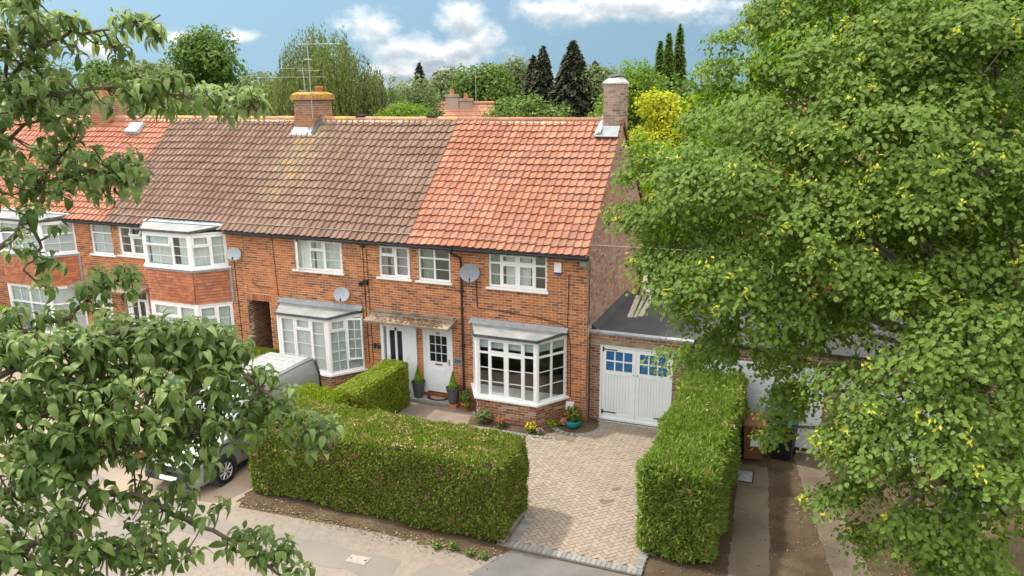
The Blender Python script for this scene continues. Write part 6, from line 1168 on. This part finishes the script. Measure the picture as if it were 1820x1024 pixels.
        for sgn in (-1, 1):
            for k in range(rows):
                a, b = k / rows, (k + 1.12) / rows; ya, yb = sgn * (d / 2 + o) * (1 - a), sgn * (d / 2 + o) * (1 - min(b, 1)); za, zb_ = ze - 0.2 + (zr - ze + 0.2) * a + 0.05, ze - 0.2 + (zr - ze + 0.2) * min(b, 1) + 0.01
                rf.add([(-w / 2 - .15, ya, za), (w / 2 + .15, ya, za), (w / 2 + .15, yb, zb_), (-w / 2 - .15, yb, zb_), (-w / 2 - .15, ya, za - .05), (w / 2 + .15, ya, za - .05)], [(0, 1, 2, 3), (4, 5, 1, 0)])
        rf.tube([(-w / 2 - .15, 0, zr), (w / 2 + .15, 0, zr)], 0.12, 8); r = obj('roof', tr(rf), 'tile_left', t)
        for (cx, hh) in chims:
            c = obj('chimney', tr(MB().box(cx - 0.4, cx + 0.4, -0.35, 0.35, zr - 0.8, zr + hh).box(cx - 0.45, cx + 0.45, -0.4, 0.4, zr + hh - 0.15, zr + hh - 0.02)), 'brick_chimney', r); obj('chimney_pot', tr(MB().lathe([(0.13, 0), (0.11, 0.35), (0.13, 0.37), (0.08, 0.37)], (cx, 0, zr + hh - 0.02), 10)), 'terracotta', c)
        for wx in (-w / 4, w / 4):
            wn = obj('window', tr(MB().box(wx - 0.6, wx + 0.6, -d / 2 - 0.04, -d / 2 - 0.005, ze - 1.5, ze - 0.4)), 'upvc', t); obj('pane', tr(MB().box(wx - 0.52, wx - 0.03, -d / 2 - 0.05, -d / 2 - 0.041, ze - 1.42, ze - 0.48)), 'black_glass', wn); obj('pane', tr(MB().box(wx + 0.03, wx + 0.52, -d / 2 - 0.05, -d / 2 - 0.041, ze - 1.42, ze - 0.48)), 'black_glass', wn)
    cottage('far house with orange roof and two chimneys seen above the ridge', -15.3, 25.3, 3.4, 6.0, 4.9, 8.15, ((-0.75, 0.55), (0.1, 0.3)), R(24))
    cottage('far house with long low orange roof behind the two chimneys', -15.5, 34.5, 9.0, 6.5, 4.8, 8.0, ((3.0, 0.5),), R(8))
    cottage('neighbouring brick house with orange roof glimpsed through the lime', 9.5, 13.5, 9.0, 7.0, 4.8, 8.3, ((-3.5, 0.9),), R(0))
    cottage('far house with orange roof glimpsed beside the golden tree', 3.4, 31.0, 6.0, 6.0, 4.8, 8.15, ((1.8, 0.6),), R(15))
    for (x, y, z, lab) in ((-14.2, 24.6, 10.0, 'thin far television aerial above the two orange chimneys'), (-15.6, 31.0, 9.6, 'thin far television aerial left of the big leafy tree')): aerial(lab, (x, y, 7.2), (x, y, z), [(z - 0.05, R(170), 1.4, 4, 0.25)])

LIME = [(3.12, -6.53, 7.35, 1.0),(3.05, -6.72, 6.86, 0.62),(2.66, -6.54, 7.61, 0.6),(3.95, -5.66, 8.42, 0.95),(4.15, -4.85, 9.28, 0.95),(4.90, -4.55, 9.91, 1.2),(4.2, -6.94, 7.52, 1.3),(5.06, -6.55, 8.5, 1.4),(5.91, -5.97, 9.37, 1.5),(5.02, -7.22, 7.34, 1.3),(3.85, -6.89, 6.19, 1.1),(4.73, -7.35, 6.1, 1.2),(5.68, -7.37, 6.67, 1.3),(6.42, -6.89, 8.13, 1.5),(7.4, -5.74, 9.27, 1.7),(7.49, -6.78, 7.76, 1.6),(6.65, -7.36, 6.89, 1.4),(3.82, -6.55, 4.85, 0.80),(4.57, -6.5, 4.95, 0.9),(5.39, -6.52, 5.33, 1.0),(5.33, -6.06, 4.05, 0.68),(5.2, -6.15, 3.35, 0.42),(6.85, -8.06, 5.68, 1.1),(6.35, -8.41, 5.12, 0.9),(7.24, -8.48, 5.19, 1.0),(7.8, -7.81, 6.02, 1.2),(7.83, -7.34, 6.88, 1.3),(6.23, -8.48, 4.25, 0.7),(6.79, -8.77, 4.4, 0.9),(7.53, -8.81, 4.4, 0.9),(6.25, -8.5, 3.35, 0.55),(7.03, -8.57, 3.55, 0.7),(7.88, -8.56, 4.8, 0.9),(7.96, -8.63, 3.62, 0.7),(7.67, -8.28, 2.86, 0.8),(6.45, -8.35, 2.79, 0.3),(6.91, -3.51, 10.0, 1.8),(5.56, -3.4, 10.34, 1.8),(7.94, -3.98, 10.83, 2),(6.76, -3.11, 11.66, 2.2),(5.41, -2.4, 12.19, 2),(8.12, -2.36, 8.39, 2.2),(6.26, -3.24, 7.91, 2.2),(5.39, -3.85, 6.93, 1.8),(7.86, -3.15, 5.91, 2.0),(9.44, -4.27, 7.59, 2.2),(9.49, -5.47, 5.19, 1.8),(9.48, -6.52, 3.4, 1.5),(10.89, -0.98, 9.36, 2.5),(9.99, 0.66, 12.6, 2.5),(5.47, -0.33, 9.51, 2),(8.04, 1.98, 10.15, 2.5),(7.71, 1.0, 7.05, 2.2),(10.12, 0.92, 5.27, 2.0)]
def build_lime():
    t = thing('lime_tree', 'huge leafy lime tree with yellow-green bracts filling the right side', 'tree', (8.45, -4.0, 0))
    base = Vector((8.45, -4.0, 0)); tr = MB().tube([(8.5, -4.0, -0.1), (8.42, -4.05, 1.2), (8.3, -4.1, 3.0), (8.0, -4.1, 5.0), (7.8, -4.1, 7.5), (7.7, -4.0, 11.0)], [0.42, 0.34, 0.30, 0.26, 0.19, 0.08], 12)
    obj('trunk', tr, 'bark_pale', t, True)
    br = MB(); L = [(np.array(q[:3]), q[3]) for q in LIME]
    for p, q in L:
        z0 = min(max(p[2] * 0.62, 1.8), 8.0); s = Vector((8.15, -4.1, z0)); e = Vector(p); m = s.lerp(e, 0.55) + Vector((random.uniform(-.3, .3), random.uniform(-.3, .3), 0.35)); br.tube([s, s.lerp(m, 0.5) + Vector((0, 0, 0.15)), m, e], [0.10, 0.075, 0.05, 0.018], 6)
        for k in range(int(4 * q)):
            d = Vector(np.random.default_rng(k * 7 + int(p[0] * 100)).normal(0, 1, 3)).normalized(); br.tube([e.lerp(m, 0.3 * random.random()), e + d * q * 0.4 + Vector((0, 0, .05)), e + d * q * 0.7], [0.012, 0.007, 0.003], 4)
    obj('branches', br, 'bark_lime', t)
    Ps, Ns = [], []
    for i, (p, q) in enumerate(L):
        # each lobe is broken into flat leafy tiers with dark gaps between them
        ns = int(7.5 * q * q) + 4; C, CN = ball(p, q * 0.80, ns, (1, 1, 0.88), 0.70); rs = np.clip(0.40 * q, 0.20, 0.52) * RNG.uniform(0.75, 1.25, ns)
        tc = np.array(CAM) - C; tc /= np.linalg.norm(tc, axis=1, keepdims=True); face = (CN * tc).sum(1); m = (RNG.uniform(0.8, 1.2, ns) * np.where(face > -0.1, 158, 48) * rs ** 1.5).astype(int) + 6
        idx = np.repeat(np.arange(ns), m); d = RNG.normal(0, 1, (len(idx), 3)); d[:, 2] = np.abs(d[:, 2]) * np.where(RNG.random(len(idx)) < 0.25, -1, 1); d /= np.linalg.norm(d, axis=1, keepdims=True)
        P = C[idx] + d * rs[idx][:, None] * np.array([1, 1, 0.55]) * RNG.uniform(0.7, 1.05, (len(idx), 1)); N = d * 0.5 + CN[idx] * 0.7
        P2, N2 = ball(p, q * 0.8, int(6 * q * q), (1, 1, 0.85), 0.4); P = np.concatenate([P, P2]); N = np.concatenate([N, N2])
        keep = np.ones(len(P), bool)
        for j, (p2, q2) in enumerate(L):
            if j != i: keep &= np.linalg.norm((P - p2) / np.array([1, 1, .85]), axis=1) > q2 * 0.60
        P, N = P[keep], N[keep]; N /= np.linalg.norm(N, axis=1, keepdims=True) + 1e-9; Ps.append(P); Ns.append(N)
    P, N = np.concatenate(Ps), np.concatenate(Ns); n = len(P)
    D = N * np.array([1, 1, 0.25]) + RNG.normal(0, 0.35, (n, 3)) + np.array([0, 0, -0.28]); D /= np.linalg.norm(D, axis=1, keepdims=True)
    K = 8; pos, X, Z = [], [], []
    side = np.cross(D, np.array([0, 0, 1.0])); side /= np.linalg.norm(side, axis=1, keepdims=True) + 1e-9
    for k in range(K):
        f = k / (K - 1); sg = 1 if k % 2 else -1
        pos.append(P + D * ((f - 0.5) * 0.30) + np.array([0, 0, -0.10]) * f * f + side * sg * 0.03 + RNG.normal(0, 0.035, (n, 3)))
        x = D * 0.45 + side * sg * 0.75 + np.array([0, 0, -0.55]) + RNG.normal(0, 0.28, (n, 3)); x /= np.linalg.norm(x, axis=1, keepdims=True)
        z = np.array([0, 0, 1.0]) + N * 0.6 + RNG.normal(0, 0.32, (n, 3)); z -= (z * x).sum(1, keepdims=True) * x; z /= np.linalg.norm(z, axis=1, keepdims=True); X.append(x); Z.append(z)
    pos, X, Z = np.concatenate(pos), np.concatenate(X), np.concatenate(Z); Y = np.cross(Z, X); s = 0.070 * RNG.uniform(0.55, 1.4, len(pos)); A = np.stack([X, Y, Z], 2) * s[:, None, None]
    k = RNG.random(n) < 0.05; bp = np.repeat(P[k] + D[k] * 0.16, 7, 0) + RNG.normal(0, 0.045, (k.sum() * 7, 3)); bz = rframes(np.repeat(N[k], 7, 0) + np.array([0, 0, .5]), 0.6); me = scatter('flower_bracts', KITE_V, KITE_F, bp, bz * np.array([1, .7, 1])[None, None, :] * (0.075 * RNG.uniform(0.6, 1.2, len(bp)))[:, None, None], RNG.random(len(bp))); me.materials.append(MT['bract']); obj('flower_bracts', me, 'bract', t, kind='stuff')
    print('lime leaves', len(pos))
    me = scatter('crown', OVAL_V, OVAL_F, pos, A, RNG.random(len(pos))); me.materials.append(MT['leaf_lime']); obj('crown', me, 'leaf_lime', t)

FB = {'A1': [(-0.02, -15.53, 7.91), (0.36, -15.47, 8.37), (0.59, -15.38, 8.76), (0.63, -15.37, 9.14), (0.51, -15.28, 9.65)], 'A2': [(0.66, -15.43, 8.9), (0.79, -15.32, 9.12), (1.06, -15.24, 9.19), (1.32, -15.19, 9.22), (1.59, -15.06, 9.3)], 'A2b': [(0.64, -15.39, 9.07), (0.76, -15.29, 9.27), (0.92, -15.27, 9.5)], 'A3': [(0.59, -15.38, 8.76), (0.98, -15.32, 8.84), (1.33, -15.17, 8.86), (1.7, -15.04, 8.81), (2.11, -14.89, 8.73)], 'A4': [(0.36, -15.47, 8.37), (0.67, -15.38, 8.64), (1.04, -15.33, 8.72)], 'B': [(-0.0, -15.58, 7.69), (0.52, -15.48, 7.9), (0.68, -15.39, 8.21), (0.8, -15.31, 8.31), (1.19, -15.25, 8.37), (1.43, -15.16, 8.35)], 'B2': [(0.68, -15.39, 8.21), (0.87, -15.3, 8.46), (1.04, -15.26, 8.57)], 'B3': [(0.64, -15.44, 8.08), (0.76, -15.45, 7.87), (0.7, -15.56, 7.74)], 'C': [(0.66, -15.99, 7.26), (0.92, -15.79, 7.41), (1.04, -15.56, 7.46), (1.1, -15.39, 7.6), (1.23, -15.21, 7.65)], 'D': [(0.89, -16.25, 7.18), (1.33, -16.03, 7.36), (1.53, -15.82, 7.44), (1.75, -15.6, 7.5), (2.03, -15.41, 7.4), (2.2, -15.3, 7.13), (2.43, -15.18, 6.82), (2.63, -15.06, 6.58)], 'D2': [(1.33, -16.03, 7.36), (1.61, -15.96, 7.2), (1.9, -15.79, 7.18), (2.09, -15.68, 7.11)], 'D3': [(1.1, -16.32, 7.03), (1.47, -16.05, 7.08), (1.75, -15.85, 6.99), (1.99, -15.68, 6.86), (2.17, -15.5, 6.83)], 'E': [(1.15, -16.52, 6.66), (1.42, -16.28, 6.72), (1.56, -16.12, 6.7), (1.66, -16.0, 6.58), (1.84, -15.84, 6.5), (1.99, -15.72, 6.3), (2.24, -15.56, 6.11), (2.37, -15.46, 5.9), (2.53, -15.43, 5.77)], 'E2': [(1.26, -16.56, 6.33), (1.55, -16.36, 6.43), (1.74, -16.25, 6.34), (1.96, -16.07, 6.28), (2.17, -15.89, 6.25)], 'E3': [(1.56, -16.12, 6.7), (1.6, -16.01, 6.84), (1.79, -15.87, 6.84)]}
FROOT = {'A1': 1, 'B': 1, 'C': 1, 'D': 1, 'D3': 1, 'E': 1, 'E2': 1}
FRG = [(0.72, -15.32, 9.2, 0.25, 0.21, 0.5, 26),(0.81, -15.37, 8.9, 0.28, 0.18, 0.5, 22),(1.13, -15.23, 9.15, 0.21, 0.09, 0.3, 8),(1.45, -15.13, 9.25, 0.17, 0.06, 0.2, 7),(0.81, -15.36, 8.71, 0.27, 0.1, 0.3, 10),(1.37, -15.16, 8.84, 0.28, 0.1, 0.3, 11),(1.7, -15.03, 8.84, 0.28, 0.11, 0.3, 12),(2.0, -14.93, 8.77, 0.17, 0.1, 0.25, 9),(0.66, -15.34, 8.4, 0.29, 0.18, 0.5, 20),(1.02, -15.27, 8.33, 0.29, 0.15, 0.4, 20),(1.31, -15.21, 8.34, 0.16, 0.11, 0.3, 10),(0.68, -15.41, 8.12, 0.29, 0.18, 0.5, 7),(0.71, -15.48, 7.84, 0.18, 0.15, 0.3, 4),(0.94, -15.47, 7.55, 0.33, 0.15, 0.4, 9),(1.19, -15.28, 7.64, 0.18, 0.09, 0.3, 7),(0.81, -15.78, 7.4, 0.18, 0.14, 0.3, 6),(1.35, -15.91, 7.36, 0.36, 0.16, 0.5, 26),(1.66, -15.66, 7.39, 0.3, 0.17, 0.4, 24),(1.9, -15.46, 7.39, 0.24, 0.12, 0.4, 14),(2.07, -15.39, 7.2, 0.21, 0.17, 0.4, 16),(1.42, -16.01, 7.09, 0.39, 0.2, 0.5, 32),(1.8, -15.8, 7.1, 0.36, 0.18, 0.5, 28),(2.0, -15.54, 6.95, 0.28, 0.17, 0.4, 16),(2.22, -15.29, 6.92, 0.25, 0.21, 0.3, 13),(2.47, -15.14, 6.71, 0.18, 0.18, 0.25, 9),(1.46, -16.12, 6.83, 0.35, 0.16, 0.5, 22),(1.73, -15.86, 6.79, 0.3, 0.13, 0.4, 12),(2.03, -15.64, 6.74, 0.2, 0.15, 0.3, 9),(1.52, -16.27, 6.6, 0.28, 0.19, 0.5, 20),(1.56, -16.38, 6.36, 0.31, 0.16, 0.5, 22),(1.77, -16.13, 6.36, 0.29, 0.19, 0.4, 14),(2.0, -15.95, 6.27, 0.23, 0.13, 0.3, 9),(2.08, -15.66, 6.39, 0.17, 0.1, 0.3, 4),(2.26, -15.55, 6.13, 0.18, 0.14, 0.2, 6),(2.44, -15.42, 5.93, 0.14, 0.13, 0.2, 5),(1.83, -15.83, 6.54, 0.2, 0.1, 0.3, 5),(1.79, -16.28, 6.2, 0.38, 0.09, 0.4, 12)]
def build_front_tree():
    t = thing('whitebeam_tree', 'near whitebeam with large drooping leaves reaching in from the left edge', 'tree', (-1.0, -16.4, 0))
    tr = MB().tube([(-1.05, -16.4, -0.1), (-0.95, -16.35, 2.0), (-0.75, -16.2, 4.2), (-0.55, -16.0, 6.0), (-0.35, -15.8, 7.4), (-0.1, -15.6, 8.0)], [0.24, 0.19, 0.16, 0.13, 0.09, 0.05], 10); obj('trunk', tr, 'bark', t, True)
    br = MB(); stems = []
    for k, pts in FB.items():
        p = [Vector(q) for q in pts]; r0 = 0.024 if k in FROOT else 0.012
        if k in FROOT: s = Vector((-0.55, -16.0, min(7.6, p[0].z - 0.5))); p = [s, s.lerp(p[0], 0.5) + Vector((0, 0, 0.06))] + p
        fine = []
        for a, b in zip(p, p[1:]):
            for i in range(4): fine.append(a.lerp(b, i / 4) + Vector((random.gauss(0, .008), random.gauss(0, .008), random.gauss(0, .010))))
        fine.append(p[-1]); br.tube(fine, [r0 * (1 - 0.8 * i / (len(fine) - 1)) + 0.003 for i in range(len(fine))], 6); stems += fine
    S = np.array([tuple(q) for q in stems]); ros = []
    rt = np.array(RT); up = np.array(UP); fw = np.array(FW)
    for (x, y, z, ru, rv, ds, n) in FRG:
        for _ in range(int(n * (2.1 if 6.65 < z < 7.45 else 1.35))):
            a = random.random() * 6.283; q = math.sqrt(random.random()); ros.append(np.array((x, y, z)) + rt * ru * q * math.cos(a) + up * rv * q * math.sin(a) + fw * random.uniform(-ds, ds) * 0.6)
    for q in stems[::2]:
        if q.x > 0.4 and random.random() < 0.8: ros.append(np.array(q) + RNG.normal(0, 0.05, 3) + np.array([0, 0, 0.05]))
    # leaf blade: arched along its length, folded at the midrib
    lt = MB(); vs = []; prof = [0.012, 0.17, 0.25, 0.255, 0.17, 0.015]
    for i, w in enumerate(prof):
        f = i / 5; zc = 0.16 * math.sin(f * math.pi) - 0.34 * f * f
        vs += [(f, -w, zc + 0.30 * w), (f, 0, zc), (f, w, zc + 0.30 * w)]
    lt.add(vs, [q for i in range(5) for q in ((3 * i, 3 * i + 3, 3 * i + 4, 3 * i + 1), (3 * i + 1, 3 * i + 4, 3 * i + 5, 3 * i + 2))])
    ms = []
    for c in ros:
        j = np.argmin(((S - c) ** 2).sum(1)); a = Vector(S[j]); cc = Vector(c); d = cc - a
        if d.length > 0.45: cc = a + d * (0.45 / d.length); d = cc - a
        if d.length > 0.03: br.tube([a, a.lerp(cc, 0.5) + Vector((0, 0, -0.02)), cc], [0.007, 0.005, 0.004], 4)
        ax = (Vector((0, 0, 0.9)) + d.normalized() * 0.7 + Vector(RNG.normal(0, 0.25, 3))).normalized()
        u = ax.orthogonal().normalized(); v = ax.cross(u); m = random.randint(7, 11); ph = random.random() * 6.28
        for k in range(m):
            an = ph + k * 2.4; el = R(random.uniform(-42, 28) if k < m - 2 else random.uniform(30, 60)); dr = (u * math.cos(an) + v * math.sin(an)) * math.cos(el) + ax * math.sin(el); dr = (dr + Vector((0, 0, -0.28))).normalized()
            up_ = Vector((0, 0, 1)) + ax * 0.5 + Vector(RNG.normal(0, 0.18, 3)); y = up_.cross(dr).normalized(); z = dr.cross(y); L = random.uniform(0.055, 0.105) * (0.7 if k >= m - 2 else 1.0); o = cc + dr * 0.014 + Vector(RNG.normal(0, 0.008, 3))
            cu = random.uniform(0.7, 1.9)
            ms.append(Matrix(((dr.x * L, y.x * L, z.x * L * cu, o.x), (dr.y * L, y.y * L, z.y * L * cu, o.y), (dr.z * L, y.z * L, z.z * L * cu, o.z), (0, 0, 0, 1))))
    obj('branches', br, 'bark', t); print('front leaves', len(ms))
    def vis(M):
        p = Vector((M[0][3], M[1][3], M[2][3])) - CAM; zz = p.dot(FW); u = abs(p.dot(RT) / zz) / 0.6667; v = abs(p.dot(UP) / zz) / 0.375
        return zz + (50 if u > 0.97 or v > 0.97 else 0)
    pieces('leaf', ms, lt, 'leaf_front', t, 300, 'crown', key=vis, smooth=True)

# ------------------------------------------------------------------ build
make_world(); build_materials(); build_leaf_materials()
build_ground(); build_houses(); build_garages()
build_hedges(); build_small(); build_van()
build_background(); build_lime(); build_front_tree()
SC.cycles.use_denoising = True
SC.cycles.max_bounces = 8; SC.cycles.transparent_max_bounces = 12; SC.cycles.diffuse_bounces = 4; SC.cycles.glossy_bounces = 3
